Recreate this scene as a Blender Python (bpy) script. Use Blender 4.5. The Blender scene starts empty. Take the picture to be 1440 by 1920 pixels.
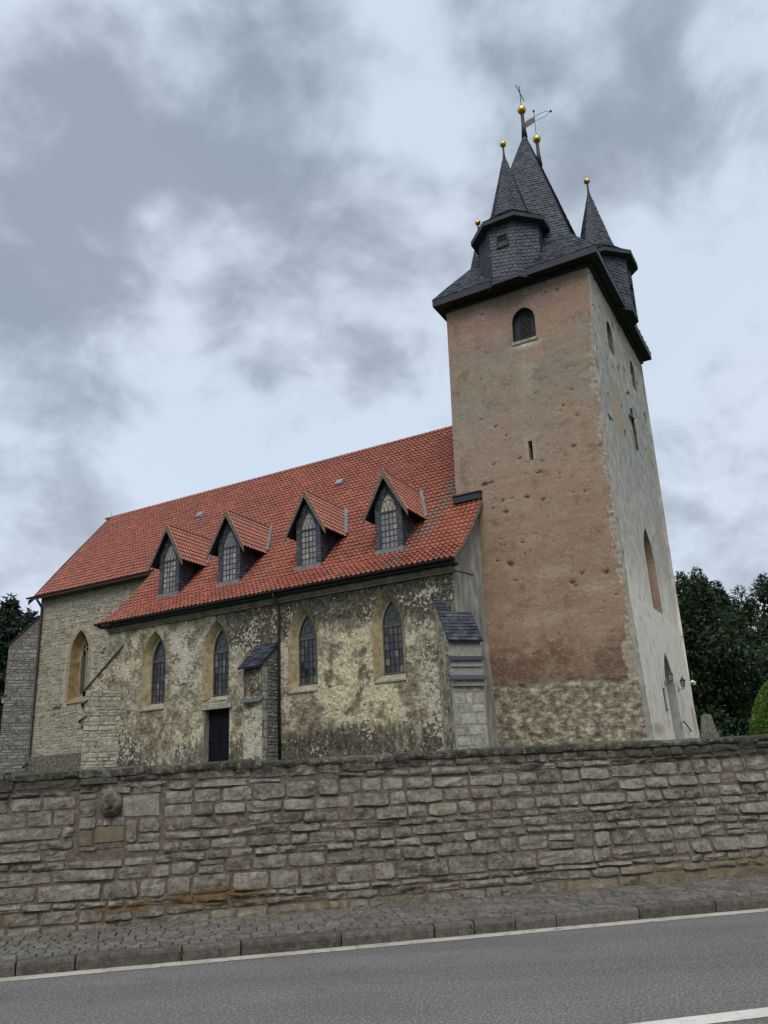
import bpy, bmesh, math, random
import numpy as np
from mathutils import Vector, Matrix

sc = bpy.context.scene
rng = random.Random(11)
nrng = np.random.default_rng(7)

# ------------------------------------------------------------------ camera
PITCH, ROLL, YAW, FPX = 18.8, -2.95, 62.03, 1548.0      # solved from the photograph's vanishing points
CAM_H = 1.5
_p, _r = math.radians(PITCH), math.radians(ROLL)
_f = np.array([0, math.cos(_p), math.sin(_p)])
_u0 = np.array([0, -math.sin(_p), math.cos(_p)])
_r0 = np.array([1.0, 0, 0])
_rt = _r0 * math.cos(_r) + _u0 * math.sin(_r)
_up = -_r0 * math.sin(_r) + _u0 * math.cos(_r)
CAM = np.array([0, 0, CAM_H])
cd = bpy.data.cameras.new('camera')
cam = bpy.data.objects.new('camera', cd)
sc.collection.objects.link(cam)
cd.sensor_fit = 'VERTICAL'
cd.sensor_height = 36.0
cd.lens = FPX / 1920.0 * 36.0
cd.clip_end = 3000.0
cam.matrix_world = Matrix(((_rt[0], _up[0], -_f[0], CAM[0]), (_rt[1], _up[1], -_f[1], CAM[1]),
                           (_rt[2], _up[2], -_f[2], CAM[2]), (0, 0, 0, 1)))
sc.camera = cam

def ray(x, y):
    return _f + _rt * (x - 720.0) / FPX - _up * (y - 960.0) / FPX
def to_px(P):
    d = np.asarray(P, float) - CAM
    z = d @ _f
    return np.array([720 + FPX * (d @ _rt) / z, 960 - FPX * (d @ _up) / z])
def hit(px, n, P0):
    d = ray(*px)
    return CAM + d * (((np.asarray(P0, float) - CAM) @ n) / (d @ n))
def at_y(px, y):
    return hit(px, np.array([0, 1.0, 0]), (0, y, 0))

# ------------------------------------------------------------------ sky, sun, exposure
SUN_EL, SUN_AZ = math.radians(50), math.radians(186)      # azimuth clockwise from +y: behind the viewer, to the left
world = bpy.data.worlds.new('World')
sc.world = world
world.use_nodes = True
wn, wl = world.node_tree.nodes, world.node_tree.links
wn.clear()
def W(t, **kw):
    n = wn.new(t)
    for k, v in kw.items():
        setattr(n, k, v)
    return n
def wset(sock, v):
    if hasattr(v, 'links'):
        wl.new(v, sock)
    else:
        sock.default_value = v
def wm(op, a, b=None, c=None, clamp=False):
    n = W('ShaderNodeMath', operation=op, use_clamp=clamp)
    wset(n.inputs[0], a)
    if b is not None: wset(n.inputs[1], b)
    if c is not None: wset(n.inputs[2], c)
    return n.outputs[0]
def wv(op, a, b=None):
    n = W('ShaderNodeVectorMath', operation=op)
    wset(n.inputs[0], a)
    if b is not None: wset(n.inputs[1], b)
    return n
def wnoise(vec, scale, detail, rough, dist=0.0):
    n = W('ShaderNodeTexNoise')
    wl.new(vec, n.inputs['Vector'])
    n.inputs['Scale'].default_value = scale
    n.inputs['Detail'].default_value = detail
    n.inputs['Roughness'].default_value = rough
    n.inputs['Distortion'].default_value = dist
    return n
def wmap(v, a, b, c, d, smooth=True):
    n = W('ShaderNodeMapRange', interpolation_type='SMOOTHSTEP' if smooth else 'LINEAR')
    wl.new(v, n.inputs[0])
    for i, q in enumerate((a, b, c, d)):
        n.inputs[i + 1].default_value = q
    return n.outputs[0]
def wmix(f, a, b):
    n = W('ShaderNodeMix', data_type='RGBA')
    wset(n.inputs[0], f)
    wset(n.inputs[6], a)
    wset(n.inputs[7], b)
    return n.outputs[2]
sky = W('ShaderNodeTexSky', sky_type='NISHITA')
sky.sun_disc = False
sky.sun_elevation = SUN_EL
sky.sun_rotation = SUN_AZ
sky.air_density = 1.0
sky.dust_density = 2.0
tc = W('ShaderNodeTexCoord')
dirv = wv('NORMALIZE', tc.outputs['Generated']).outputs[0]
sep = W('ShaderNodeSeparateXYZ')
wl.new(dirv, sep.inputs[0])
den = wm('ADD', wm('MAXIMUM', sep.outputs[2], 0.0), 0.60)
cmb = W('ShaderNodeCombineXYZ')
wl.new(wm('DIVIDE', sep.outputs[0], den), cmb.inputs[0])
wl.new(wm('DIVIDE', sep.outputs[1], den), cmb.inputs[1])
cmb.inputs[2].default_value = 3.7
cl_p = cmb.outputs[0]
warp = wnoise(cl_p, 3.0, 3, 0.5)
wsc = wv('SCALE', wv('SUBTRACT', warp.outputs['Color'], (0.5, 0.5, 0.5)).outputs[0])
wsc.inputs[3].default_value = 0.14
cl_w = wv('ADD', cl_p, wsc.outputs[0]).outputs[0]
n_big = wnoise(cl_w, 3.6, 4, 0.5).outputs[0]
n_mid = wnoise(cl_w, 7.5, 9, 0.55).outputs[0]
n_fine = wnoise(cl_w, 19.0, 9, 0.56).outputs[0]
cl = wm('ADD', wm('MULTIPLY', n_big, 0.42), wm('ADD', wm('MULTIPLY', n_mid, 0.46), wm('MULTIPLY', n_fine, 0.26)))
# the heavy cloud masses of this sky, as soft lumps at their own directions
dwarp = wv('ADD', dirv, wv('MULTIPLY', wv('SUBTRACT', wnoise(dirv, 4.0, 4, 0.55).outputs['Color'], (0.5, 0.5, 0.5)).outputs[0], (0.22, 0.22, 0.22)).outputs[0]).outputs[0]
dwarp = wv('NORMALIZE', dwarp).outputs[0]
for (px, py, rad, amp) in ((50, 400, 0.15, 0.20), (150, 220, 0.09, 0.14), (400, 130, 0.12, 0.17), (560, 290, 0.11, 0.19), (230, 420, 0.08, 0.10),
                           (1090, 100, 0.16, 0.20), (930, 40, 0.10, 0.10), (1180, 190, 0.08, 0.12), (600, 560, 0.13, 0.09), (480, 430, 0.09, 0.10),
                           (60, 850, 0.10, 0.11), (730, 690, 0.04, 0.12), (1290, 965, 0.028, 0.14), (110, 620, 0.09, 0.10), (510, 640, 0.06, 0.10),
                           (820, 190, 0.06, -0.14), (110, 80, 0.10, -0.14), (290, 340, 0.05, -0.14), (1350, 330, 0.16, -0.14),
                           (640, 760, 0.18, -0.10), (1000, 200, 0.035, -0.10), (370, 430, 0.04, -0.10), (300, 560, 0.10, -0.12), (700, 100, 0.08, -0.06)):
    d = ray(px, py)
    d = d / np.linalg.norm(d)
    dt = wv('DOT_PRODUCT', dwarp, tuple(d)).outputs['Value']
    cl = wm('ADD', cl, wmap(dt, math.cos(rad * 1.6), 1.0, 0.0, amp * 0.60))
dark = wmap(cl, 0.51, 0.78, 0.0, 1.0)
tint = wmap(wnoise(cl_w, 1.8, 2, 0.5).outputs[0], 0.35, 0.65, 0.0, 1.0)
bright_c = wmix(tint, (3.85, 4.55, 5.3, 1), (4.2, 4.6, 5.4, 1))
dark_c = wmix(tint, (1.78, 2.18, 2.65, 1), (2.1, 2.38, 2.88, 1))
cloud = wmix(dark, bright_c, dark_c)
low = wmap(sep.outputs[2], 0.0, 0.55, 0.35, 0.0)
cloud = wmix(low, cloud, (4.6, 5.05, 5.6, 1))
out_c = wmix(0.93, sky.outputs[0], cloud)
bg = W('ShaderNodeBackground')
wl.new(out_c, bg.inputs[0])
bg.inputs[1].default_value = 0.10
wo = W('ShaderNodeOutputWorld')
wl.new(bg.outputs[0], wo.inputs[0])

sd = bpy.data.lights.new('sun', 'SUN')
sd.energy = 1.5
sd.angle = math.radians(35)
sd.color = (1.0, 0.945, 0.85)
sun = bpy.data.objects.new('sun', sd)
sc.collection.objects.link(sun)
_sv = Vector((math.sin(SUN_AZ) * math.cos(SUN_EL), math.cos(SUN_AZ) * math.cos(SUN_EL), math.sin(SUN_EL)))
sun.rotation_euler = _sv.to_track_quat('Z', 'Y').to_euler()

sc.view_settings.view_transform = 'Standard'
sc.view_settings.look = 'None'
sc.view_settings.exposure = 0.75
sc.view_settings.gamma = 1.0
sc.view_settings.use_curve_mapping = False

# ------------------------------------------------------------------ numpy noise
_tab = nrng.random((256, 256))
def vnoise(x, y):
    x = np.asarray(x, float); y = np.asarray(y, float)
    xi = np.floor(x).astype(int); yi = np.floor(y).astype(int)
    fx = x - xi; fy = y - yi
    fx = fx * fx * (3 - 2 * fx); fy = fy * fy * (3 - 2 * fy)
    a = _tab[xi % 256, yi % 256]; b = _tab[(xi + 1) % 256, yi % 256]
    c = _tab[xi % 256, (yi + 1) % 256]; d = _tab[(xi + 1) % 256, (yi + 1) % 256]
    return (a * (1 - fx) + b * fx) * (1 - fy) + (c * (1 - fx) + d * fx) * fy
def fbm(x, y, o=4, g=0.5):
    s = 0; a = 1; t = 0
    for i in range(o):
        s = s + a * vnoise(x * 2 ** i + 17.3 * i, y * 2 ** i + 5.1 * i); t += a; a *= g
    return s / t
def sstep(a, b, x):
    t = np.clip((np.asarray(x, float) - a) / (b - a), 0, 1)
    return t * t * (3 - 2 * t)

# ------------------------------------------------------------------ materials
class MT:
    def __init__(self, name, rough=0.85, spec=0.3, metal=0.0):
        self.m = bpy.data.materials.new(name)
        self.m.use_nodes = True
        self.nt = self.m.node_tree
        self.b = self.nt.nodes['Principled BSDF']
        self.b.inputs['Roughness'].default_value = rough
        self.b.inputs['Specular IOR Level'].default_value = spec
        self.b.inputs['Metallic'].default_value = metal
        self._oc = None
    def n(self, t, **kw):
        n = self.nt.nodes.new(t)
        for k, v in kw.items(): setattr(n, k, v)
        return n
    def set(self, s, v):
        if hasattr(v, 'links'): self.nt.links.new(v, s)
        else:
            if isinstance(v, tuple) and len(v) == 3 and s.type == 'RGBA': v = v + (1,)
            s.default_value = v
    def oc(self):
        if self._oc is None: self._oc = self.n('ShaderNodeTexCoord').outputs['Object']
        return self._oc
    def scaled(self, sx, sy, sz):
        n = self.n('ShaderNodeVectorMath', operation='MULTIPLY')
        self.set(n.inputs[0], self.oc()); n.inputs[1].default_value = (sx, sy, sz)
        return n.outputs[0]
    def noise(self, scale, detail=4, rough=0.55, vec=None, dist=0.0, color=False):
        n = self.n('ShaderNodeTexNoise')
        self.set(n.inputs['Vector'], vec if vec is not None else self.oc())
        n.inputs['Scale'].default_value = scale; n.inputs['Detail'].default_value = detail
        n.inputs['Roughness'].default_value = rough; n.inputs['Distortion'].default_value = dist
        return n.outputs['Color' if color else 0]
    def voro(self, scale, vec=None, feature='F1', out='Distance', rand=1.0):
        n = self.n('ShaderNodeTexVoronoi', feature=feature)
        self.set(n.inputs['Vector'], vec if vec is not None else self.oc())
        n.inputs['Scale'].default_value = scale
        if 'Randomness' in n.inputs: n.inputs['Randomness'].default_value = rand
        return n.outputs[out]
    def map(self, v, a, b, c=0.0, d=1.0, smooth=True):
        n = self.n('ShaderNodeMapRange', interpolation_type='SMOOTHSTEP' if smooth else 'LINEAR')
        self.set(n.inputs[0], v)
        for i, q in enumerate((a, b, c, d)): n.inputs[i + 1].default_value = q
        return n.outputs[0]
    def math(self, op, a, b=0.0, clamp=False):
        n = self.n('ShaderNodeMath', operation=op, use_clamp=clamp)
        self.set(n.inputs[0], a); self.set(n.inputs[1], b)
        return n.outputs[0]
    def mix(self, f, a, b, blend='MIX'):
        n = self.n('ShaderNodeMix', data_type='RGBA', blend_type=blend)
        self.set(n.inputs[0], f); self.set(n.inputs[6], a); self.set(n.inputs[7], b)
        return n.outputs[2]
    def ramp(self, f, stops):
        n = self.n('ShaderNodeValToRGB')
        el = n.color_ramp.elements
        while len(el) < len(stops): el.new(0.5)
        for e, (p, c) in zip(el, stops):
            e.position = p; e.color = c + (1,) if len(c) == 3 else c
        self.set(n.inputs[0], f)
        return n.outputs[0]
    def attr(self, name):
        return self.n('ShaderNodeAttribute', attribute_name=name).outputs['Fac']
    def rnd(self):
        o = self.n('ShaderNodeObjectInfo').outputs['Random']
        return self.math('FRACT', self.math('ADD', self.attr('rnd'), self.math('MULTIPLY', o, 3.0)))
    def bump(self, h, strength=0.5, dist=0.02):
        n = self.n('ShaderNodeBump')
        n.inputs['Strength'].default_value = strength; n.inputs['Distance'].default_value = dist
        self.set(n.inputs['Height'], h)
        self.nt.links.new(n.outputs[0], self.b.inputs['Normal'])
        return self
    def col(self, c):
        self.set(self.b.inputs['Base Color'], c); return self
    def rough(self, v):
        self.set(self.b.inputs['Roughness'], v); return self

def plain(name, c, rough=0.7, spec=0.3, metal=0.0, var=0.25, sc_=3.0, bump=0.0, bs=20):
    t = MT(name, rough, spec, metal)
    nz = t.noise(sc_, 6, 0.6)
    lo = tuple(x * (1 - var) for x in c); hi = tuple(min(1, x * (1 + var)) for x in c)
    t.col(t.ramp(nz, [(0.3, lo), (0.7, hi)]))
    if bump: t.bump(t.noise(bs, 5, 0.6), bump, 0.01)
    return t.m

M = {}
# pink-brown tower plaster: attr rub = bare rubble, hole = knocked-out plaster
t = MT('tower_plaster', 0.95, 0.15)
geo = t.n('ShaderNodeSeparateXYZ'); t.set(geo.inputs[0], t.oc()); Z = geo.outputs[2]
n1 = t.noise(0.45, 5, 0.55); n2 = t.noise(2.2, 7, 0.65, vec=t.scaled(1, 1, 1.6)); n3 = t.noise(7, 7, 0.68, vec=t.scaled(1, 1, 1.7)); n5 = t.noise(1.1, 7, 0.62)
zz = t.math('ADD', Z, t.math('MULTIPLY', t.math('SUBTRACT', n2, 0.5), 2.6))
base = t.ramp(t.map(zz, 0.0, 20.0, 0, 1, False), [(0.0, (0.135, 0.082, 0.057)), (0.155, (0.135, 0.082, 0.057)), (0.195, (0.262, 0.168, 0.122)),
     (0.35, (0.252, 0.168, 0.122)), (0.5, (0.275, 0.193, 0.145)), (0.64, (0.272, 0.207, 0.17)), (0.71, (0.232, 0.202, 0.164)), (0.78, (0.238, 0.20, 0.165)),
     (0.845, (0.24, 0.186, 0.157)), (0.87, (0.262, 0.168, 0.138)), (0.94, (0.235, 0.16, 0.134)), (1.0, (0.115, 0.097, 0.084))])
base = t.mix(t.map(n1, 0.48, 0.62), base, t.mix(0.5, base, (0.30, 0.205, 0.13)))
base = t.mix(t.map(n5, 0.50, 0.64, 0, 0.5), base, (0.29, 0.245, 0.195))
base = t.mix(t.map(n5, 0.34, 0.46, 0.5, 0), base, (0.125, 0.088, 0.068))
base = t.mix(t.map(n3, 0.54, 0.68, 0, 0.6), base, (0.38, 0.32, 0.25))
base = t.mix(t.map(n3, 0.30, 0.44, 0.55, 0), base, (0.10, 0.072, 0.054))
base = t.mix(t.map(n2, 0.30, 0.46, 0.55, 0), base, (0.17, 0.125, 0.092))
base = t.mix(t.map(t.noise(9, 6, 0.72, vec=t.scaled(1, 1, 2.2)), 0.59, 0.66, 0, 0.6), base, (0.45, 0.39, 0.31))
vs = t.voro(5.5, vec=t.scaled(1, 1, 2.4), feature='F1', out='Color')
sepc = t.n('ShaderNodeSeparateColor'); t.set(sepc.inputs[0], vs)
rubc = t.ramp(t.math('ADD', t.math('MULTIPLY', sepc.outputs[0], 0.12), t.math('MULTIPLY', t.map(t.noise(2.6, 10, 0.78, vec=t.scaled(1, 1, 1.4)), .27, .73, 0, 1, False), 0.9)),
              [(0.25, (0.065, 0.057, 0.043)), (0.45, (0.165, 0.145, 0.108)), (0.60, (0.285, 0.255, 0.195)), (0.76, (0.50, 0.46, 0.375))])
corner = t.attr('corner')
rubc = t.mix(corner, rubc, t.ramp(t.noise(6, 6, 0.7), [(0.3, (0.13, 0.11, 0.085)), (0.55, (0.33, 0.29, 0.23)), (0.75, (0.5, 0.46, 0.39))]))
c = t.mix(t.map(t.math('ADD', t.attr('rub'), t.math('MULTIPLY', t.math('SUBTRACT', n3, 0.5), 0.5)), 0.4, 0.55), base, rubc)
c = t.mix(t.attr('lip'), c, (0.42, 0.38, 0.30))
c = t.mix(t.map(t.math('ADD', t.attr('hole'), t.math('MULTIPLY', t.math('SUBTRACT', t.noise(11, 4, .6, vec=t.scaled(1, 1, 2)), 0.5), 2.4)), 0.42, 0.7), c, (0.055, 0.046, 0.038))
c = t.mix(t.attr('pale'), c, t.mix(t.map(n3, 0.4, 0.6), (0.34, 0.31, 0.25), (0.5, 0.47, 0.40)))
t.col(c).bump(t.math('ADD', t.noise(14, 8, 0.75, vec=t.scaled(1, 1, 1.6)), t.math('MULTIPLY', t.noise(60, 4, 0.7), 0.35)), 0.9, 0.03)
M['tower'] = t.m
# pale grey lime plaster of the portal side
t = MT('lime_plaster', 0.95, 0.15)
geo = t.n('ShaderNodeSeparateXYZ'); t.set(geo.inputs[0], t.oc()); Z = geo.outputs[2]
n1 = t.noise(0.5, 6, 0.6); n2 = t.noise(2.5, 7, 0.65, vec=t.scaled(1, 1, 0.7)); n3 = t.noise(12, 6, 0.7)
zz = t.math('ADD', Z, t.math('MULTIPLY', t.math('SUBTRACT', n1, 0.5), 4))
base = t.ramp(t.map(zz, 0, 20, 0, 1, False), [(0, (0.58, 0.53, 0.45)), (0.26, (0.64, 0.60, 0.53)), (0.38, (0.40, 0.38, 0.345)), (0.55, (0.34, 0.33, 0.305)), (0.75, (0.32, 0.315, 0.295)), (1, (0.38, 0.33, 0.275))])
base = t.mix(t.map(n2, 0.46, 0.66, 0, 0.5), base, (0.62, 0.57, 0.49))
base = t.mix(t.map(n2, 0.34, 0.48, 0.6, 0), base, (0.25, 0.247, 0.235))
base = t.mix(t.map(t.noise(2.0, 8, .7, vec=t.scaled(1, 2.0, .35)), .5, .66, 0, .28), base, (0.24, 0.225, 0.2))
base = t.mix(t.map(t.math('ADD', t.attr('rub'), t.math('MULTIPLY', t.math('SUBTRACT', n2, 0.5), 0.9)), 0.36, 0.66, 0, .85), base, t.mix(n3, (0.30, 0.22, 0.155), (0.46, 0.37, 0.29)))
base = t.mix(t.map(t.math('ADD', t.attr('hole'), t.math('MULTIPLY', t.math('SUBTRACT', n3, 0.5), 0.8)), 0.45, 0.6), base, (0.07, 0.06, 0.05))
t.col(base).bump(t.math('ADD', n2, t.math('MULTIPLY', n3, 0.3)), 0.5, 0.03)
M['lime'] = t.m
# mottled nave plaster: attr dk = soot-dark crust, oc = ochre, wh = flaking pale
t = MT('nave_plaster', 0.95, 0.15)
st = lambda n_, a_=.36, b_=.64: t.map(n_, a_, b_, 0, 1, False)
n1 = st(t.noise(1.1, 9, 0.66)); n2 = st(t.noise(3.4, 9, 0.68)); n3 = st(t.noise(8, 8, 0.72)); n4 = st(t.noise(2.2, 9, 0.72, vec=t.scaled(2.2, 1, 0.5)))
chip = st(t.noise(4.5, 3, 0.5, dist=1.5))
cen = lambda n_, k_: t.math('MULTIPLY', t.math('SUBTRACT', n_, 0.5), k_)
base = t.ramp(t.math('ADD', t.math('MULTIPLY', n2, .6), t.math('MULTIPLY', n1, .4)), [(0.15, (0.12, 0.102, 0.073)), (0.4, (0.225, 0.198, 0.145)), (0.6, (0.34, 0.305, 0.228)), (0.85, (0.50, 0.46, 0.36))])
och = t.ramp(t.math('ADD', t.math('MULTIPLY', n3, .6), t.math('MULTIPLY', n2, .4)), [(0.2, (0.30, 0.245, 0.145)), (0.5, (0.54, 0.475, 0.315)), (0.8, (0.72, 0.66, 0.49))])
k = t.math('ADD', t.attr('oc'), cen(n1, 1.3))
c = t.mix(t.map(k, 0.30, 0.75), base, och)
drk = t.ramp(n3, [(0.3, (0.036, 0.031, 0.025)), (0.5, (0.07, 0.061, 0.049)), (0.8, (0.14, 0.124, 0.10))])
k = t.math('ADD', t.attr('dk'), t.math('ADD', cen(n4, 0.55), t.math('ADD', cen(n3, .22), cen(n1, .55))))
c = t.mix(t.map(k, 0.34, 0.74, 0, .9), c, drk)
k = t.math('ADD', t.attr('wh'), t.math('ADD', cen(n3, .55), t.math('ADD', cen(chip, .5), cen(n1, .55))))
c = t.mix(t.map(k, 0.44, 0.52, 0, .9), c, t.ramp(t.noise(26, 5, 0.7), [(0.3, (0.36, 0.33, 0.26)), (0.7, (0.66, 0.62, 0.53))]))
c = t.mix(t.map(t.noise(3.6, 9, 0.72), 0.58, 0.63, 0, 0.75), c, (0.06, 0.05, 0.038))
c = t.mix(t.map(t.noise(7, 8, 0.7), 0.60, 0.64, 0, 0.7), c, (0.55, 0.51, 0.42))
t.col(c).bump(t.math('ADD', t.math('ADD', n3, n2), t.math('MULTIPLY', t.noise(40, 5, 0.7), 0.4)), 1.0, 0.035)
M['nave'] = t.m
# smoother ochre reveals
t = MT('reveal_plaster', 0.93, 0.15)
n2 = t.noise(4, 7, 0.65)
t.col(t.ramp(n2, [(0.3, (0.15, 0.12, 0.07)), (0.5, (0.31, 0.255, 0.155)), (0.7, (0.42, 0.36, 0.235))])).bump(t.noise(25, 5, 0.6), 0.4, 0.02)
M['reveal'] = t.m
t = MT('sandstone_reveal', 0.93, 0.15)
t.col(t.ramp(t.noise(3, 6, 0.6), [(0.3, (0.15, 0.098, 0.042)), (0.5, (0.235, 0.17, 0.083)), (0.7, (0.31, 0.245, 0.145))])).bump(t.noise(25, 5, 0.6), 0.4, 0.02)
M['sand'] = t.m
# end wall of the nave, grey render
t = MT('grey_render', 0.95, 0.15)
n2 = t.noise(1.6, 8, 0.65, vec=t.scaled(1, 1.6, 0.6)); n3 = t.noise(12, 6, 0.7)
c = t.ramp(n2, [(0.3, (0.14, 0.143, 0.13)), (0.48, (0.25, 0.247, 0.222)), (0.62, (0.37, 0.36, 0.325)), (0.75, (0.52, 0.50, 0.44))])
c = t.mix(t.map(n3, 0.58, 0.68, 0, 0.5), c, (0.52, 0.5, 0.46))
t.col(c).bump(n3, 0.6, 0.02)
M['greyr'] = t.m

def stone_mat(name, stops, lich=(0.42, 0.40, 0.34), lich_amt=0.6, dirt=(0.05, 0.045, 0.037), bump=1.0, sc_=1.0, extra=None):
    t = MT(name, 0.95, 0.15)
    r = t.rnd()
    nz = t.noise(9 * sc_, 8, 0.72)
    f = t.math('ADD', t.math('MULTIPLY', r, 0.26), t.math('ADD', .04, t.math('MULTIPLY', t.map(nz, .28, .72, 0, 1, False), 0.68)))
    c = t.ramp(f, stops)
    c = t.mix(t.map(t.noise(15 * sc_, 8, 0.75), 0.545, 0.61, 0, lich_amt), c, lich)
    c = t.mix(t.map(t.noise(5 * sc_, 8, 0.75), 0.55, 0.7, 0, 0.75), c, dirt)
    c = t.mix(t.map(t.noise(21 * sc_, 7, 0.75), 0.37, 0.44, 0.6, 0), c, dirt)
    if extra: c = extra(t, c)
    t.col(c).bump(t.math('ADD', t.math('MULTIPLY', nz, .7), t.math('MULTIPLY', t.noise(24 * sc_, 9, 0.85), 1.6)), bump, 0.035)
    return t.m
def wall_extra(t, c):
    a = t.math('ADD', t.attr('lichen'), t.math('MULTIPLY', t.math('SUBTRACT', t.noise(6, 7, 0.7), 0.5), 1.0))
    c = t.mix(t.map(a, 0.42, 0.75, 0, 0.85), c, t.ramp(t.noise(20, 5, 0.7), [(0.3, (0.085, 0.062, 0.032)), (0.55, (0.19, 0.125, 0.055)), (0.75, (0.28, 0.22, 0.115))]))
    a = t.math('ADD', t.attr('moss'), t.math('MULTIPLY', t.math('SUBTRACT', t.noise(5, 7, 0.7), 0.5), 1.2))
    c = t.mix(t.map(a, 0.4, 0.75, 0, 0.8), c, t.ramp(t.noise(25, 5, 0.7), [(0.35, (0.022, 0.022, 0.018)), (0.6, (0.07, 0.068, 0.052)), (0.78, (0.17, 0.165, 0.13))]))
    a = t.math('ADD', t.attr('ochre'), t.math('MULTIPLY', t.math('SUBTRACT', t.noise(7, 7, 0.7), 0.5), 0.9))
    return t.mix(t.map(a, 0.45, 0.9, 0, 0.75), c, (0.21, 0.175, 0.11))
M['wstone'] = stone_mat('limestone_block', [(0.18, (0.10, 0.085, 0.065)), (0.40, (0.215, 0.19, 0.15)), (0.6, (0.32, 0.287, 0.235)), (0.85, (0.46, 0.425, 0.36))], extra=wall_extra, bump=1.0, dirt=(0.06, 0.052, 0.041))
M['mortar'] = stone_mat('wall_mortar', [(0.25, (0.085, 0.069, 0.054)), (0.6, (0.14, 0.117, 0.095)), (0.8, (0.19, 0.167, 0.14))], lich_amt=0.15, bump=0.7, sc_=2.0, extra=wall_extra)
M['coping'] = stone_mat('mossy_coping', [(0.25, (0.035, 0.033, 0.026)), (0.5, (0.085, 0.08, 0.062)), (0.7, (0.17, 0.16, 0.125)), (0.85, (0.30, 0.29, 0.24))], lich_amt=0.5)
M['cstone'] = stone_mat('choir_rubble', [(0.2, (0.105, 0.09, 0.066)), (0.42, (0.21, 0.188, 0.143)), (0.6, (0.30, 0.275, 0.218)), (0.82, (0.45, 0.425, 0.355))], lich=(0.55, 0.51, 0.42), lich_amt=0.5, dirt=(0.13, 0.11, 0.08), bump=0.8, sc_=0.8)
M['cmortar'] = stone_mat('choir_mortar', [(0.25, (0.21, 0.188, 0.143)), (0.6, (0.33, 0.30, 0.237)), (0.85, (0.45, 0.42, 0.35))], lich_amt=0.3, dirt=(0.12, 0.105, 0.08), bump=0.7)
M['gstone'] = stone_mat('grey_buttress_stone', [(0.2, (0.075, 0.073, 0.068)), (0.45, (0.155, 0.152, 0.142)), (0.62, (0.235, 0.23, 0.215)), (0.85, (0.36, 0.35, 0.32))], dirt=(0.06, 0.055, 0.05), bump=0.8, sc_=0.8)
M['gmortar'] = stone_mat('grey_buttress_mortar', [(0.25, (0.08, 0.075, 0.068)), (0.6, (0.145, 0.14, 0.128)), (0.85, (0.25, 0.24, 0.22))], bump=0.7)
M['bstone'] = stone_mat('buttress_block', [(0.2, (0.16, 0.15, 0.125)), (0.45, (0.27, 0.26, 0.22)), (0.65, (0.36, 0.345, 0.295)), (0.85, (0.46, 0.44, 0.37))], dirt=(0.15, 0.135, 0.105), lich_amt=0.3, bump=0.5, sc_=0.7)
M['bmortar'] = stone_mat('buttress_mortar', [(0.25, (0.20, 0.19, 0.165)), (0.6, (0.30, 0.29, 0.255)), (0.85, (0.40, 0.385, 0.34))], bump=0.5)
M['kerb'] = stone_mat('kerb_stone', [(0.2, (0.05, 0.045, 0.038)), (0.5, (0.085, 0.077, 0.066)), (0.8, (0.13, 0.12, 0.105))], lich=(0.2, 0.19, 0.165), lich_amt=0.35, dirt=(0.045, 0.042, 0.036), bump=0.35, sc_=1.5)
M['sett'] = stone_mat('paving_sett', [(0.2, (0.065, 0.058, 0.05)), (0.5, (0.125, 0.115, 0.10)), (0.8, (0.20, 0.188, 0.165))], lich=(0.26, 0.25, 0.215), lich_amt=0.3, bump=0.4, sc_=2)
M['joint'] = stone_mat('paving_joint', [(0.25, (0.028, 0.026, 0.021)), (0.7, (0.06, 0.056, 0.046))], lich_amt=0.0, bump=0.5, sc_=3)

# roof tiles
t = MT('clay_pantile', 0.5, 0.4)
r = t.rnd()
c = t.ramp(r, [(0.0, (0.235, 0.075, 0.050)), (0.35, (0.275, 0.086, 0.056)), (0.7, (0.31, 0.096, 0.061)), (0.93, (0.37, 0.125, 0.074)), (1.0, (0.26, 0.098, 0.068))])
nz = t.noise(14, 6, 0.7)
c = t.mix(t.map(nz, 0.4, 0.7, 0, 0.35), c, (0.20, 0.055, 0.038))
c = t.mix(t.map(t.noise(0.6, 7, 0.65), 0.46, 0.66, 0, 0.6), c, (0.20, 0.075, 0.057))
c = t.mix(t.map(t.noise(2.6, 7, 0.7), 0.54, 0.68, 0, 0.5), c, (0.12, 0.062, 0.05))
k = t.math('ADD', t.attr('grey'), t.math('MULTIPLY', t.math('SUBTRACT', t.noise(1.7, 6, 0.65), 0.5), 1.1))
c = t.mix(t.map(t.math('ADD', k, t.math('MULTIPLY', t.math('SUBTRACT', r, 0.5), 0.25)), 0.42, 0.62, 0, 0.8), c, t.ramp(nz, [(0.35, (0.085, 0.06, 0.048)), (0.65, (0.22, 0.175, 0.14))]))
t.col(c).bump(nz, 0.25, 0.01)
M['tile'] = t.m
M['underlay'] = plain('roof_underlay', (0.05, 0.02, 0.015), 0.9)
# slates
t = MT('roof_slate', 0.42, 0.5)
r = t.rnd()
c = t.ramp(r, [(0.0, (0.018, 0.022, 0.034)), (0.5, (0.032, 0.039, 0.056)), (0.85, (0.048, 0.057, 0.077)), (1.0, (0.068, 0.077, 0.094))])
c = t.mix(t.map(t.noise(7, 6, 0.7), 0.45, 0.7, 0, 0.35), c, (0.062, 0.07, 0.08))
t.col(c).rough(t.map(r, 0, 1, 0.45, 0.68, False)).bump(t.noise(18, 5, 0.65), 0.25, 0.01)
M['slate'] = t.m
M['slate_back'] = plain('slate_joint', (0.012, 0.013, 0.018), 0.7)
M['fascia'] = plain('painted_fascia', (0.03, 0.034, 0.043), 0.6, 0.25, var=0.3)
M['soffit'] = plain('dark_soffit', (0.022, 0.022, 0.030), 0.7, var=0.3)
M['lead'] = plain('lead_flashing', (0.155, 0.17, 0.18), 0.6, 0.3, 0.1, var=0.3)
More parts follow.
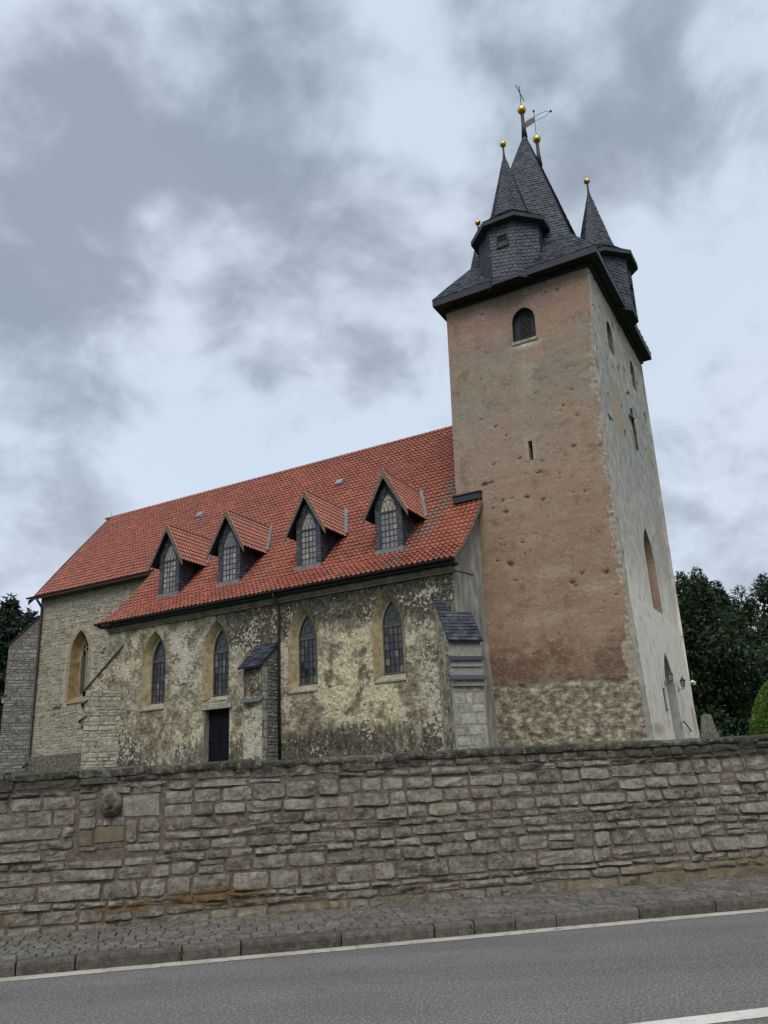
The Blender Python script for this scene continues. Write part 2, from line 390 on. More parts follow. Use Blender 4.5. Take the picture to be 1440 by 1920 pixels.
M['gutter'] = plain('dark_gutter', (0.018, 0.018, 0.021), 0.45, 0.4, var=0.3)
M['pipe'] = plain('downpipe_metal', (0.022, 0.02, 0.019), 0.5, 0.4, var=0.3)
M['frame'] = plain('brown_window_frame', (0.085, 0.066, 0.044), 0.6, var=0.25)
M['dframe'] = plain('dormer_window_frame', (0.055, 0.048, 0.042), 0.6, var=0.25)
M['barge'] = plain('weathered_bargeboard', (0.115, 0.092, 0.072), 0.75, var=0.35, sc_=6, bump=0.3)
M['bar'] = plain('glazing_bar', (0.022, 0.020, 0.018), 0.55)
M['sill'] = plain('pale_stone_sill', (0.25, 0.232, 0.188), 0.9, var=0.4, sc_=6, bump=0.6)
M['tracery'] = plain('tracery_stone', (0.24, 0.205, 0.14), 0.9, var=0.3, sc_=5, bump=0.5)
M['gold'] = plain('gilded_copper', (0.62, 0.40, 0.10), 0.34, 0.5, 0.9, var=0.25, sc_=8)
M['iron'] = plain('dark_iron', (0.03, 0.029, 0.031), 0.5, 0.4, 0.4)
M['vane'] = plain('vane_sheet', (0.11, 0.09, 0.075), 0.6, 0.3, 0.2, var=0.5, sc_=20)
M['door'] = plain('blue_black_door', (0.006, 0.007, 0.011), 0.8, 0.1, var=0.35, sc_=5, bump=0.3)
M['pdoor'] = plain('old_portal_door', (0.06, 0.042, 0.028), 0.6, var=0.4, sc_=5, bump=0.3)
M['dark'] = plain('dark_interior', (0.008, 0.008, 0.009), 0.9)
M['louvre'] = plain('grey_louvre_wood', (0.085, 0.085, 0.09), 0.65, var=0.35, sc_=10)
M['white'] = plain('white_enamel', (0.72, 0.72, 0.70), 0.4, var=0.1)
M['cornice'] = plain('stone_cornice', (0.17, 0.15, 0.112), 0.9, var=0.45, sc_=3, bump=0.5)
M['jamb'] = plain('grey_jamb', (0.30, 0.29, 0.27), 0.9, var=0.2, sc_=4, bump=0.4)
M['figure'] = plain('pale_figure', (0.30, 0.29, 0.28), 0.6, var=0.2)
M['rust'] = plain('rusty_iron', (0.10, 0.06, 0.045), 0.7, var=0.4)
t = MT('window_glass', 0.06, 0.5)
r = t.rnd()
t.col(t.ramp(r, [(0.0, (0.012, 0.015, 0.018)), (0.6, (0.03, 0.034, 0.037)), (0.85, (0.055, 0.058, 0.058)), (1.0, (0.12, 0.115, 0.10))])).bump(t.noise(5, 2, 0.5), 0.12, 0.02)
M['glass'] = t.m
t = MT('curtained_glass', 0.10, 0.5)
r = t.rnd()
t.col(t.ramp(r, [(0.0, (0.13, 0.14, 0.15)), (0.6, (0.18, 0.19, 0.195)), (0.9, (0.23, 0.23, 0.225)), (1.0, (0.34, 0.31, 0.26))])).bump(t.noise(5, 2, 0.5), 0.12, 0.02)
M['glass2'] = t.m
# road
t = MT('asphalt', 0.9, 0.12)
f = t.noise(48, 5, 0.8)
c = t.ramp(t.noise(0.55, 6, 0.6, vec=t.scaled(1, 2.2, 1)), [(0.3, (0.155, 0.152, 0.142)), (0.7, (0.20, 0.196, 0.183))])
mp = t.n('ShaderNodeMapping'); t.set(mp.inputs[0], t.oc()); mp.inputs['Rotation'].default_value = (0, 0, -math.radians(13)); mp.inputs['Scale'].default_value = (0.06, 1.1, 1)
c = t.mix(t.map(t.noise(1.0, 5, 0.6, vec=mp.outputs[0]), 0.42, 0.60, 0, .55), c, t.mix(0.5, c, (0.07, 0.069, 0.066)))
c = t.mix(t.map(t.noise(1.6, 8, .7), .56, .68, 0, .45), c, (0.085, 0.083, 0.078))
c = t.mix(t.map(f, 0.42, 0.58), t.mix(0.75, c, (0.05, 0.050, 0.05)), c)
c = t.mix(t.map(t.noise(40, 3, 0.7), 0.575, 0.64, 0, 0.8), c, (0.33, 0.32, 0.295))
c = t.mix(t.map(t.noise(36, 3, 0.7), 0.30, 0.42, 0.7, 0), c, (0.05, 0.05, 0.051))
t.col(c).bump(f, 0.6, 0.006)
M['asphalt'] = t.m
t = MT('road_paint', 0.7, 0.3)
t.col(t.mix(t.map(t.noise(14, 9, 0.75), 0.56, 0.64, 0, 0.65), t.ramp(t.noise(3, 5, 0.6), [(0.3, (0.46, 0.445, 0.395)), (0.7, (0.58, 0.565, 0.51))]), (0.2, 0.195, 0.18)))
M['paint'] = t.m
t = MT('gutter_strip', 0.8, 0.3)
t.col(t.mix(t.map(t.noise(7, 9, 0.75), 0.53, 0.62, 0, 0.85), t.ramp(t.noise(2, 6, 0.6), [(0.3, (0.30, 0.275, 0.235)), (0.7, (0.45, 0.42, 0.365))]), (0.14, 0.13, 0.11))).bump(t.noise(60, 4, 0.6), 0.3, 0.01)
M['gstrip'] = t.m
t = MT('meadow_grass', 0.95, 0.1)
t.col(t.ramp(t.noise(1.5, 8, 0.7), [(0.3, (0.025, 0.045, 0.012)), (0.6, (0.05, 0.085, 0.022)), (0.8, (0.085, 0.11, 0.04))])).bump(t.noise(30, 6, 0.7), 0.8, 0.05)
M['grass'] = t.m
def leaf_mat(name, a, b, c3):
    t = MT(name, 0.7, 0.2)
    t.col(t.ramp(t.rnd(), [(0.0, a), (0.55, b), (1.0, c3)]))
    return t.m
M['yew'] = leaf_mat('yew_needles', (0.012, 0.024, 0.014), (0.024, 0.046, 0.022), (0.055, 0.09, 0.036))
M['spruce'] = leaf_mat('spruce_needles', (0.012, 0.024, 0.018), (0.022, 0.040, 0.026), (0.040, 0.062, 0.036))
M['thuja'] = leaf_mat('thuja_scales', (0.04, 0.075, 0.014), (0.08, 0.135, 0.024), (0.14, 0.205, 0.046))
M['bark'] = plain('tree_bark', (0.05, 0.038, 0.028), 0.95, var=0.4, sc_=8, bump=0.8)
M['mstone'] = stone_mat('grave_stone', [(0.2, (0.055, 0.055, 0.042)), (0.5, (0.13, 0.13, 0.10)), (0.8, (0.24, 0.24, 0.19))], lich=(0.3, 0.31, 0.2), bump=0.8, sc_=1.5)
M['hwall'] = plain('cream_house_wall', (0.55, 0.50, 0.42), 0.9, var=0.1)

# ------------------------------------------------------------------ mesh helpers
COL = sc.collection
def link(o, parent=None):
    COL.objects.link(o)
    if parent is not None: o.parent = parent
    return o
def mesh_obj(name, verts, faces, mat, parent=None, attrs=None, smooth=False, rnd=None):
    me = bpy.data.meshes.new(name)
    me.from_pydata([tuple(map(float, v)) for v in verts], [], [tuple(map(int, f)) for f in faces])
    if mat is not None: me.materials.append(M[mat] if isinstance(mat, str) else mat)
    if rnd is not None:
        a = me.attributes.new('rnd', 'FLOAT', 'POINT')
        a.data.foreach_set('value', np.broadcast_to(np.asarray(rnd, np.float32), (len(verts),)).copy())
    if attrs:
        for k, v in attrs.items():
            a = me.attributes.new(k, 'FLOAT', 'POINT')
            a.data.foreach_set('value', np.broadcast_to(np.asarray(v, np.float32), (len(verts),)).copy())
    if smooth: me.shade_smooth()
    me.update()
    return link(bpy.data.objects.new(name, me), parent)
def empty(name, loc=(0, 0, 0), rz=0.0, parent=None):
    o = bpy.data.objects.new(name, None)
    o.location = loc; o.rotation_euler = (0, 0, rz); o.empty_display_size = 0.3
    return link(o, parent)
def tag(o, label=None, cat=None, group=None, kind=None):
    if label: o['label'] = label
    if cat: o['category'] = cat
    if group: o['group'] = group
    if kind: o['kind'] = kind
    return o

class MB:
    """collects shapes; build() links them as one mesh object"""
    def __init__(self): self.v = []; self.f = []
    def poly(self, pts):
        n = len(self.v); self.v += [tuple(p) for p in pts]; self.f.append(tuple(range(n, n + len(pts)))); return self
    def hexa(self, bot, top):
        n = len(self.v); self.v += [tuple(p) for p in bot] + [tuple(p) for p in top]; k = len(bot)
        self.f.append(tuple(range(n + k - 1, n - 1, -1))); self.f.append(tuple(range(n + k, n + 2 * k)))
        for i in range(k):
            j = (i + 1) % k
            self.f.append((n + i, n + j, n + k + j, n + k + i))
        return self
    def box(self, a0, a1, b0, b1, z0, z1, T=None):
        T = T or (lambda a, b, z: (a, b, z))
        q = [(a0, b0), (a1, b0), (a1, b1), (a0, b1)]
        return self.hexa([T(a, b, z0) for a, b in q], [T(a, b, z1) for a, b in q])
    def tube(self, pts, r, k=8, cap=True):
        pts = [Vector(p) for p in pts]
        rr = r if isinstance(r, (list, tuple)) else [r] * len(pts)
        rings = []
        for i, p in enumerate(pts):
            d = (pts[min(i + 1, len(pts) - 1)] - pts[max(i - 1, 0)]).normalized()
            x = d.orthogonal().normalized() if i == 0 else (prev - d * prev.dot(d)).normalized()
            prev = x
            y = d.cross(x)
            n = len(self.v)
            for j in range(k):
                t_ = 2 * math.pi * j / k
                self.v.append(tuple(p + (x * math.cos(t_) + y * math.sin(t_)) * rr[i]))
            rings.append(n)
        for a, b in zip(rings, rings[1:]):
            for j in range(k):
                self.f.append((a + j, a + (j + 1) % k, b + (j + 1) % k, b + j))
        if cap:
            self.f.append(tuple(range(rings[0] + k - 1, rings[0] - 1, -1))); self.f.append(tuple(range(rings[-1], rings[-1] + k)))
        return self
    def ball(self, c, r, n=12, m=8, sz=1.0):
        c = Vector(c); s = len(self.v)
        self.v.append(tuple(c + Vector((0, 0, -r * sz))))
        for i in range(1, m):
            th = -math.pi / 2 + math.pi * i / m
            for j in range(n):
                ph = 2 * math.pi * j / n
                self.v.append(tuple(c + Vector((r * math.cos(th) * math.cos(ph), r * math.cos(th) * math.sin(ph), r * sz * math.sin(th)))))
        self.v.append(tuple(c + Vector((0, 0, r * sz)))); e = len(self.v) - 1
        for j in range(n):
            self.f.append((s, s + 1 + (j + 1) % n, s + 1 + j))
            self.f.append((e, e - n + j, e - n + (j + 1) % n))
        for i in range(m - 2):
            for j in range(n):
                a = s + 1 + i * n
                self.f.append((a + j, a + (j + 1) % n, a + n + (j + 1) % n, a + n + j))
        return self
    def ring(self, outer, inner, T0, T1):
        """prism between two outlines with the same count; T0/T1 map 2D -> 3D front / back"""
        n = len(outer); s = len(self.v)
        for T in (T0, T1):
            self.v += [tuple(T(*p)) for p in outer] + [tuple(T(*p)) for p in inner]
        for i in range(n):
            j = (i + 1) % n
            o0, o1, i0, i1 = s + i, s + j, s + n + i, s + n + j
            k = 2 * n
            self.f += [(o0, o1, i1, i0), (o0 + k, i0 + k, i1 + k, o1 + k), (o0, o0 + k, o1 + k, o1), (i0, i1, i1 + k, i0 + k)]
        return self
    def build(self, name, mat, parent=None, **kw):
        return mesh_obj(name, self.v, self.f, mat, parent, **kw)

def join_pieces(name, pieces, mat, parent, extra=None, smooth=False):
    V = []; F = []; R = []; A = {}
    for p in pieces:
        n = len(V); V += list(p['v']); F += [tuple(n + i for i in f) for f in p['f']]; R += [p['rnd']] * len(p['v'])
        for k, v in p.get('attrs', {}).items():
            A.setdefault(k, []).extend(np.broadcast_to(np.asarray(v, float), (len(p['v']),)).tolist())
    return mesh_obj(name, V, F, mat, parent, attrs=A, smooth=smooth, rnd=np.array(R) if R else None)
def emit(name, plural, pieces, limit, mat, parent, key, smooth=False):
    """the pieces that show largest become parts of their own, the rest one stuff part"""
    pieces = sorted(pieces, key=key)
    for p in pieces[:limit]:
        mesh_obj(name, p['v'], p['f'], p.get('mat', mat), parent, attrs=p.get('attrs'), smooth=smooth, rnd=p['rnd'])
    if pieces[limit:]:
        o = join_pieces(plural, pieces[limit:], mat, parent, smooth=smooth)
        o['kind'] = 'stuff'

def dedupe_outline(c, w, sill, spring, apex, n=8):
    h = apex - spring
    R = (h * h + w * w) / (2 * w)
    pts = [(c - w, sill), (c - w, spring)]
    def z_at(x): return spring + math.sqrt(max(R * R - (abs(x) + R - w) ** 2, 0))
    th1 = math.asin(min(1, h / R))
    for i in range(1, n):
        th = th1 * i / n
        pts.append((c - (R * math.cos(th) - (R - w)), spring + R * math.sin(th)))
    pts.append((c, apex))
    for i in range(n - 1, 0, -1):
        th = th1 * i / n
        pts.append((c + (R * math.cos(th) - (R - w)), spring + R * math.sin(th)))
    pts += [(c + w, spring), (c + w, sill)]
    return pts
outline = dedupe_outline
def arch_top(o):
    c = (o['s0'] + o['s1']) / 2; w = (o['s1'] - o['s0']) / 2
    if o.get('apex') is None: return lambda s: np.full_like(np.asarray(s, float), o['spring'])
    h = o['apex'] - o['spring']; R = (h * h + w * w) / (2 * w)
    return lambda s: o['spring'] + np.sqrt(np.maximum(R * R - (np.abs(np.asarray(s, float) - c) + R - w) ** 2, 0))

def wall_grid(name, s0, s1, z0, ztop, openings, P, mat, parent, res=0.1, disp=None, attrs=None, smooth=True):
    """a wall face as a fine mesh with real openings; ztop number or function of s; P(s,z,d) -> point"""
    zt = ztop if callable(ztop) else (lambda s: np.full_like(np.asarray(s, float), ztop))
    cuts = {s0, s1}
    for o in openings: cuts |= {o['s0'], o['s1']}
    for k in getattr(zt, 'cuts', []): cuts.add(k)
    cuts = sorted(c for c in cuts if s0 - 1e-6 <= c <= s1 + 1e-6)
    S = []; Z = []; F = []; n0 = 0
    for a, b in zip(cuts, cuts[1:]):
        mid = (a + b) / 2
        here = sorted([o for o in openings if o['s0'] - 1e-6 <= mid <= o['s1'] + 1e-6], key=lambda o: o['sill'])
        ns = max(1, int(math.ceil((b - a) / res)))
        ss = np.linspace(a, b, ns + 1)
        lo = np.full(ns + 1, z0)
        bands = []
        for o in here:
            if o['sill'] > z0 + 1e-6: bands.append((lo, np.full(ns + 1, o['sill'])))
            lo = arch_top(o)(ss)
        bands.append((lo, zt(ss)))
        for l, h in bands:
            nz = max(1, int(math.ceil(float(np.max(h - l)) / res)))
            tt = np.linspace(0, 1, nz + 1)
            SS = np.repeat(ss[:, None], nz + 1, 1); ZZ = l[:, None] + (h - l)[:, None] * tt[None, :]
            S.append(SS.ravel()); Z.append(ZZ.ravel())
            idx = n0 + np.arange((ns + 1) * (nz + 1)).reshape(ns + 1, nz + 1)
            F.append(np.stack([idx[:-1, :-1], idx[1:, :-1], idx[1:, 1:], idx[:-1, 1:]], -1).reshape(-1, 4))
            n0 += (ns + 1) * (nz + 1)
    S = np.concatenate(S); Z = np.concatenate(Z); F = np.concatenate(F)
    D = disp(S, Z) if disp else np.zeros_like(S)
    V = [P(s, z, d) for s, z, d in zip(S, Z, D)]
    return mesh_obj(name, V, F, mat, parent, attrs=attrs(S, Z) if attrs else None, smooth=smooth)

def clip_poly(poly, clip):
    """Sutherland-Hodgman, both 2D, clip convex counter-clockwise"""
    out = poly
    for i in range(len(clip)):
        (x0, y0), (x1, y1) = clip[i], clip[(i + 1) % len(clip)]
        inp = out; out = []
        side = lambda p: (x1 - x0) * (p[1] - y0) - (y1 - y0) * (p[0] - x0)
        for j in range(len(inp)):
            a, b = inp[j], inp[(j + 1) % len(inp)]
            sa, sb = side(a), side(b)
            if sa >= 0: out.append(a)
            if (sa >= 0) != (sb >= 0):
                t_ = sa / (sa - sb)
                out.append((a[0] + (b[0] - a[0]) * t_, a[1] + (b[1] - a[1]) * t_))
        if len(out) < 3: return []
    return out
def ccw(p):
    s = sum(p[i][0] * p[(i + 1) % len(p)][1] - p[(i + 1) % len(p)][0] * p[i][1] for i in range(len(p)))
    return p if s > 0 else p[::-1]

def slates_on(facet, out, w=0.22, e=0.15, slant=0.0, thick=0.012, scal=True):
    """lay overlapping slates over a planar convex facet (3D points); appends pieces to out"""
    P = [Vector(p) for p in facet]
    nrm = Vector((0, 0, 0))
    for i in range(len(P)): nrm += P[i].cross(P[(i + 1) % len(P)])
    nrm.normalize()
    cen = sum(P, Vector()) / len(P)
    up = Vector((0, 0, 1)) - nrm * nrm.z
    if up.length < 1e-4: return
    up.normalize()
    x = up.cross(nrm)
    pts = ccw([((p - cen).dot(x), (p - cen).dot(up)) for p in P])
    cs, sn = math.cos(slant), math.sin(slant)
    rot = lambda q: (q[0] * cs - q[1] * sn, q[0] * sn + q[1] * cs)
    inv = [(p[0] * cs + p[1] * sn, -p[0] * sn + p[1] * cs) for p in pts]
    x0, x1 = min(p[0] for p in inv), max(p[0] for p in inv); y0, y1 = min(p[1] for p in inv), max(p[1] for p in inv)
    r = 0
    yy = y0 - e
    while yy < y1 + e:
        xx = x0 - w + (0.5 * w if r % 2 else 0) + rng.uniform(-.02, .02)
        while xx < x1 + w:
            j = lambda a: rng.uniform(-a, a)
            H = e * 1.35
            if scal: q = [(xx + 0.03 * w, yy + 0.45 * e), (xx + 0.16 * w, yy + 0.12 * e), (xx + 0.42 * w + j(.01), yy), (xx + 0.97 * w, yy + 0.05 * e + j(.01)), (xx + 0.97 * w, yy + H), (xx + 0.03 * w, yy + H)]
            else: q = [(xx + 0.02 * w, yy + j(.006)), (xx + 0.98 * w, yy + j(.006)), (xx + 0.98 * w, yy + H), (xx + 0.02 * w, yy + H)]
            q = clip_poly([rot(p) for p in q], pts)
            if len(q) >= 3:
                ar = 0.5 * abs(sum(q[i][0] * q[(i + 1) % len(q)][1] - q[(i + 1) % len(q)][0] * q[i][1] for i in range(len(q))))
                if ar > 0.0015:
                    lift = rng.uniform(0.8, 1.5)
                    base = rot((xx, yy))[1]
                    V = []
                    for (px, py) in q:
                        loc = -px * sn + py * cs
                        tt = min(1, max(0, (loc - yy) / H))
                        V.append(cen + x * px + up * py + nrm * (thick * 2.2 * lift * (1 - tt) + 0.004))
                    k = len(V)
                    V += [v - nrm * thick for v in V]
                    F = [tuple(range(k))] + [(i, k + i, k + (i + 1) % k, (i + 1) % k) for i in range(k)]
                    out.append(dict(v=[tuple(v) for v in V], f=F, rnd=rng.random()))
            xx += w
        yy += e; r += 1

def stone_piece(s0, s1, z0, z1, P, proud=0.035, nx=6, nz=4, rough=0.012, rnd=None, edge=0.012, rect=0.5):
    """one hewn block on a wall plane: border ring sunk behind the mortar, rough face; P(s,z,d)"""
    w, h = s1 - s0, z1 - z0
    seed = rng.uniform(0, 200)
    fu = min(.07, .014 / w); fv = min(.12, .013 / h)
    us = np.array([0, fu] + list(np.linspace(fu, 1 - fu, nx)[1:-1]) + [1 - fu, 1.0])
    vs = np.array([0, fv] + list(np.linspace(fv, 1 - fv, nz)[1:-1]) + [1 - fv, 1.0])
    tu, tv_ = rng.uniform(-.014, .014), rng.uniform(-.014, .014)
    V = []
    planes = [(rng.uniform(-.05, .05), rng.uniform(-.05, .05), rng.uniform(0.0, .022)) for _ in range(4)]
    ex = min(edge, 0.2 * w); ez = min(edge, 0.2 * h)
    cr = rng.uniform(0.1, 0.3) * rect
    for i, u in enumerate(us):
        for j, v in enumerate(vs):
            border = i in (0, len(us) - 1) or j in (0, len(vs) - 1)
            x = u * 2 - 1; y = v * 2 - 1
            # round the corners
            k = max(0, abs(x) - 0.6) / 0.4 * max(0, abs(y) - 0.45) / 0.55
            xx = x * (1 - cr * k * min(1, h / w)); yy = y * (1 - cr * k)
            nzx = float(vnoise(seed + 3 * v, seed + (0 if x < 0 else 9))) - .5
            nzy = float(vnoise(seed + 4 * u, seed + (20 if y < 0 else 31))) - .5
            s = s0 + (xx + 1) / 2 * w + nzx * 2 * ex * abs(x)
            z = z0 + (yy + 1) / 2 * h + nzy * 2 * ez * abs(y)
            if border: d = -0.03
            else: d = proud + min(px_ * x + py_ * y + po_ for px_, py_, po_ in planes) * (rough / .03) + (float(fbm(seed + s * 16, seed + z * 22, 2)) - .5) * .8 * rough; d = max(d, .35 * proud + .004)
            V.append(P(s, z, d))
    m = len(vs)
    F = [(i * m + j, (i + 1) * m + j, (i + 1) * m + j + 1, i * m + j + 1) for i in range(len(us) - 1) for j in range(m - 1)]
    return dict(v=V, f=F, rnd=rng.random() if rnd is None else rnd, c=((s0 + s1) / 2, (z0 + z1) / 2), area=w * h)

def course_stones(s0, s1, z0, z1, hmin, hmax, wmin, wmax, gap, split=0.2):
    """irregular courses -> rectangles (s0,s1,z0,z1)"""
    out = []
    z = z0
    while z < z1 - 0.03:
        h = rng.uniform(hmin, hmax)
        if z1 - z - h < hmin: h = z1 - z
        ph = rng.uniform(0, 50)
        s = s0 - rng.uniform(0, wmax)
        while s < s1:
            w = rng.uniform(wmin, wmax) * (0.75 + 0.5 * h / hmax)
            dz = (float(vnoise(ph + s * 0.8, 3.3)) - .5) * 0.25 * hmin
            a, b = max(s, s0), min(s + w, s1)
            if b - a > wmin * 0.4:
                if h > (hmin + hmax) / 2 and rng.random() < split:
                    m = z + h * rng.uniform(.4, .6)
                    out.append((a + gap / 2, b - gap / 2, z + gap / 2 + dz, m - gap / 2 + dz)); out.append((a + gap / 2, b - gap / 2, m + gap / 2 + dz, z + h - gap / 2 + dz))
                else:
                    out.append((a + gap / 2, b - gap / 2, z + gap / 2 + dz, z + h - gap / 2 + dz))
            s += w
        z += h
    return out

# ------------------------------------------------------------------ road side
RD = math.radians(13.0)
UV = np.array([math.cos(RD), math.sin(RD), 0]); VV = np.array([-math.sin(RD), math.cos(RD), 0])
RO = np.array([0, 9.75, 0.0])
def rw(u, v, z): return tuple(RO + UV * u + VV * v + np.array([0, 0, z]))
def px_road(px, z=0.0):
    q = hit(px, np.array([0, 0, 1.0]), (0, 0, z)) - RO
    return q @ UV, q @ VV
def px_wall(px, v=1.70):
    q = hit(px, VV, RO + VV * v)
    return (q - RO) @ UV, q[2]
def quad_sheet(name, u0, u1, v0, v1, z, mat, nu=1, nv=1):
    V = []; F = []
    for i in range(nu + 1):
        for j in range(nv + 1):
            V.append(rw(u0 + (u1 - u0) * i / nu, v0 + (v1 - v0) * j / nv, z))
    for i in range(nu):
        for j in range(nv):
            a = i * (nv + 1) + j
            F.append((a, a + nv + 1, a + nv + 2, a + 1))
    return mesh_obj(name, V, F, mat)

tag(mesh_obj('ground', [(-1500, -1500, -0.03), (1500, -1500, -0.03), (1500, 1500, -0.03), (-1500, 1500, -0.03)], [(0, 1, 2, 3)], 'grass'), kind='structure')
road = tag(quad_sheet('road', -60, 60, -7.6, 0.0, 0.0, 'asphalt'), kind='structure')
ln = quad_sheet('edge_line', -30, 30, -0.17, 0.06, 0.004, 'gstrip', 60, 1); ln.parent = road
cl_ = quad_sheet('centre_line', 0.15, 6.15, -3.99, -3.79, 0.004, 'paint'); cl_.parent = road
cl2 = quad_sheet('centre_line', -8.0, -4.0, -3.99, -3.79, 0.004, 'paint'); cl2.parent = road
# kerb
kerb = tag(empty('kerb', rw(0, 0, 0)), kind='structure')
kerb.matrix_world = Matrix.Identity(4)
ks = [px_road((x, y))[0] for x, y in ((140, 1822), (340, 1804), (452, 1794), (640, 1776), (815, 1760), (890, 1753), (968, 1746), (1043, 1739), (1200, 1725), (1345, 1712))]
while ks[0] > -16: ks.insert(0, ks[0] - rng.choice([1.02, 1.0, .98, .55]))
while ks[-1] < 16: ks.append(ks[-1] + rng.choice([1.02, 1.0, .98, .6]))
for a, b in zip(ks, ks[1:]):
    mb = MB()
    dz = rng.uniform(-.006, .006); dv = rng.uniform(-.008, .008)
    g = rng.uniform(.004, .012)
    prof = [(0.05, -.02), (0.035, .09), (0.043, .118), (0.062, .133), (0.18, .138), (0.20, .13), (0.20, -.02)]
    prof = [(v + dv, z + dz) for v, z in prof]
    n = len(prof); nn = 6
    for i in range(nn + 1):
        u = a + g + (b - a - 2 * g) * i / nn
        for (v, z) in prof:
            mb.v.append(rw(u, v + rng.uniform(-.003, .003), z + rng.uniform(-.003, .003)))
    for i in range(nn):
        for j in range(n - 1):
            k = i * n + j
            mb.f.append((k, k + n, k + n + 1, k + 1))
    mb.f.append(tuple(range(n - 1, -1, -1))); mb.f.append(tuple(range(nn * n, nn * n + n)))
    mb.build('kerb_stone', 'kerb', kerb, rnd=rng.random())
# pavement: earth-filled joints under separate setts
pave = tag(quad_sheet('pavement', -16, 16, 0.19, 1.9, 0.118, 'joint', 64, 1), kind='structure')
setts = []
v = 0.215; row = 0
while v < 1.66:
    dv = rng.uniform(.135, .175)
    if v > 1.45: dv = 0.10
    u = -15 + rng.uniform(0, .15)
    while u < 15:
        du = rng.uniform(.12, .20) if v <= 1.45 else rng.uniform(.16, .24)
        g = rng.uniform(.004, .008)
        z = 0.138 + 0.03 * (v / 1.7) + rng.uniform(-.004, .004) + 0.012 * float(fbm(u * .8, v * .8, 2))
        tu, tw = rng.uniform(-.006, .006), rng.uniform(-.006, .006)
        j = lambda: rng.uniform(-.006, .006)
        q = [(u + g + j(), v + g + j()), (u + du - g + j(), v + g + j()), (u + du - g + j(), v + dv - g + j()), (u + g + j(), v + dv - g + j())]
        cu, cv_ = u + du / 2, v + dv / 2
        bot = [rw(a, b, 0.105) for a, b in q]
        mid = [rw(a, b, z - .012 + tu * (a - cu) * 10 + tw * (b - cv_) * 10) for a, b in q]
        top = [rw(cu + (a - cu) * .91, cv_ + (b - cv_) * .91, z + tu * (a - cu) * 10 + tw * (b - cv_) * 10) for a, b in q]
        V = bot + mid + top
        F = [(8, 9, 10, 11)] + [(4 + i, 4 + (i + 1) % 4, 8 + (i + 1) % 4, 8 + i) for i in range(4)] + [(i, (i + 1) % 4, 4 + (i + 1) % 4, 4 + i) for i in range(4)]
        rr = rng.random()
        if v > 1.45: rr = 0.55 + rr * .45
        setts.append(dict(v=V, f=F, rnd=rr, c=(cu, cv_)))
        u += du
    v += dv; row += 1
emit('sett', 'setts', setts, 300, 'sett', pave, key=lambda p: abs(p['c'][0] + 1.2) + p['c'][1] * 2.2)

# churchyard wall
def wall_top(u): return 1.985 + 0.0105 * u
VB = 1.68
def wp_(u, z, d): return rw(u, VB + 0.045 * z - d, z)
wall = tag(empty('churchyard_wall'), 'long grey rubble stone wall with mossy coping beside the pavement', 'wall')
def lich_at(u, z):
    u = np.asarray(u, float); z = np.asarray(z, float)
    a = np.exp(-(((u + 1.9) / .75) ** 2 + ((z - .42) / .13) ** 2)) + .75 * np.exp(-(((u + 3.1) / .5) ** 2 + ((z - .36) / .09) ** 2)) + .55 * np.exp(-(((u + 4.3) / .5) ** 2 + ((z - .3) / .1) ** 2))
    return a
def moss_at(u, z):
    u = np.asarray(u, float); z = np.asarray(z, float)
    h = z / (1.985 + 0.0105 * u)
    a = .66 * sstep(.76, .98, h) + .03 + .45 * np.exp(-(((u + 4.6) / 1.2) ** 2)) * sstep(.72, .95, h) + .35 * sstep(.62, .85, h) * sstep(2.5, 5.5, u)
    return a
def ochre_at(u, z):
    u = np.asarray(u, float); z = np.asarray(z, float)
    return .75 * sstep(.62, .2, z) * (0.6 + .4 * np.asarray(fbm(u * .7, z * .7, 2))) + .35 * sstep(.95, .4, z) * sstep(1.0, 4.0, u)
def wattr(u, z): return dict(lichen=lich_at(u, z), moss=moss_at(u, z), ochre=ochre_at(u, z))
zt = lambda s: 1.94 + 0.0105 * np.asarray(s, float)
mort = wall_grid('mortar', -15, 15, 0.05, zt, [], lambda s, z, d: wp_(s, z, d), 'mortar', wall, res=0.06,
                 disp=lambda S, Z: 0.004 + 0.016 * (fbm(S * 6, Z * 9, 4) - .5) + 0.01 * (fbm(S * 1.2, Z * 1.2, 2) - .5), attrs=wattr)
mb = MB()
mb.hexa([rw(-15, VB + .02, 0), rw(15, VB + .02, 0), rw(15, VB + .62, 0), rw(-15, VB + .62, 0)],
        [rw(-15, VB + .14, 1.78), rw(15, VB + .14, 2.1), rw(15, VB + .6, 2.1), rw(-15, VB + .6, 1.78)])
mb.build('wall_core', 'mortar', wall)
res_a = px_wall((146, 1488)); res_b = px_wall((302, 1592))
RES = (res_a[0], res_b[0], min(res_a[1], res_b[1]) - .0, max(res_a[1], res_b[1]) + .03)
stones = []
def add_stone(s0, s1, z0, z1, **kw):
    p = stone_piece(s0, s1, z0, z1, wp_, **kw)
    us = np.array([(np.array(q) - RO) @ UV for q in p['v']]); zs = np.array([q[2] for q in p['v']])
    p['attrs'] = wattr(us, zs)
    stones.append(p)
    return p
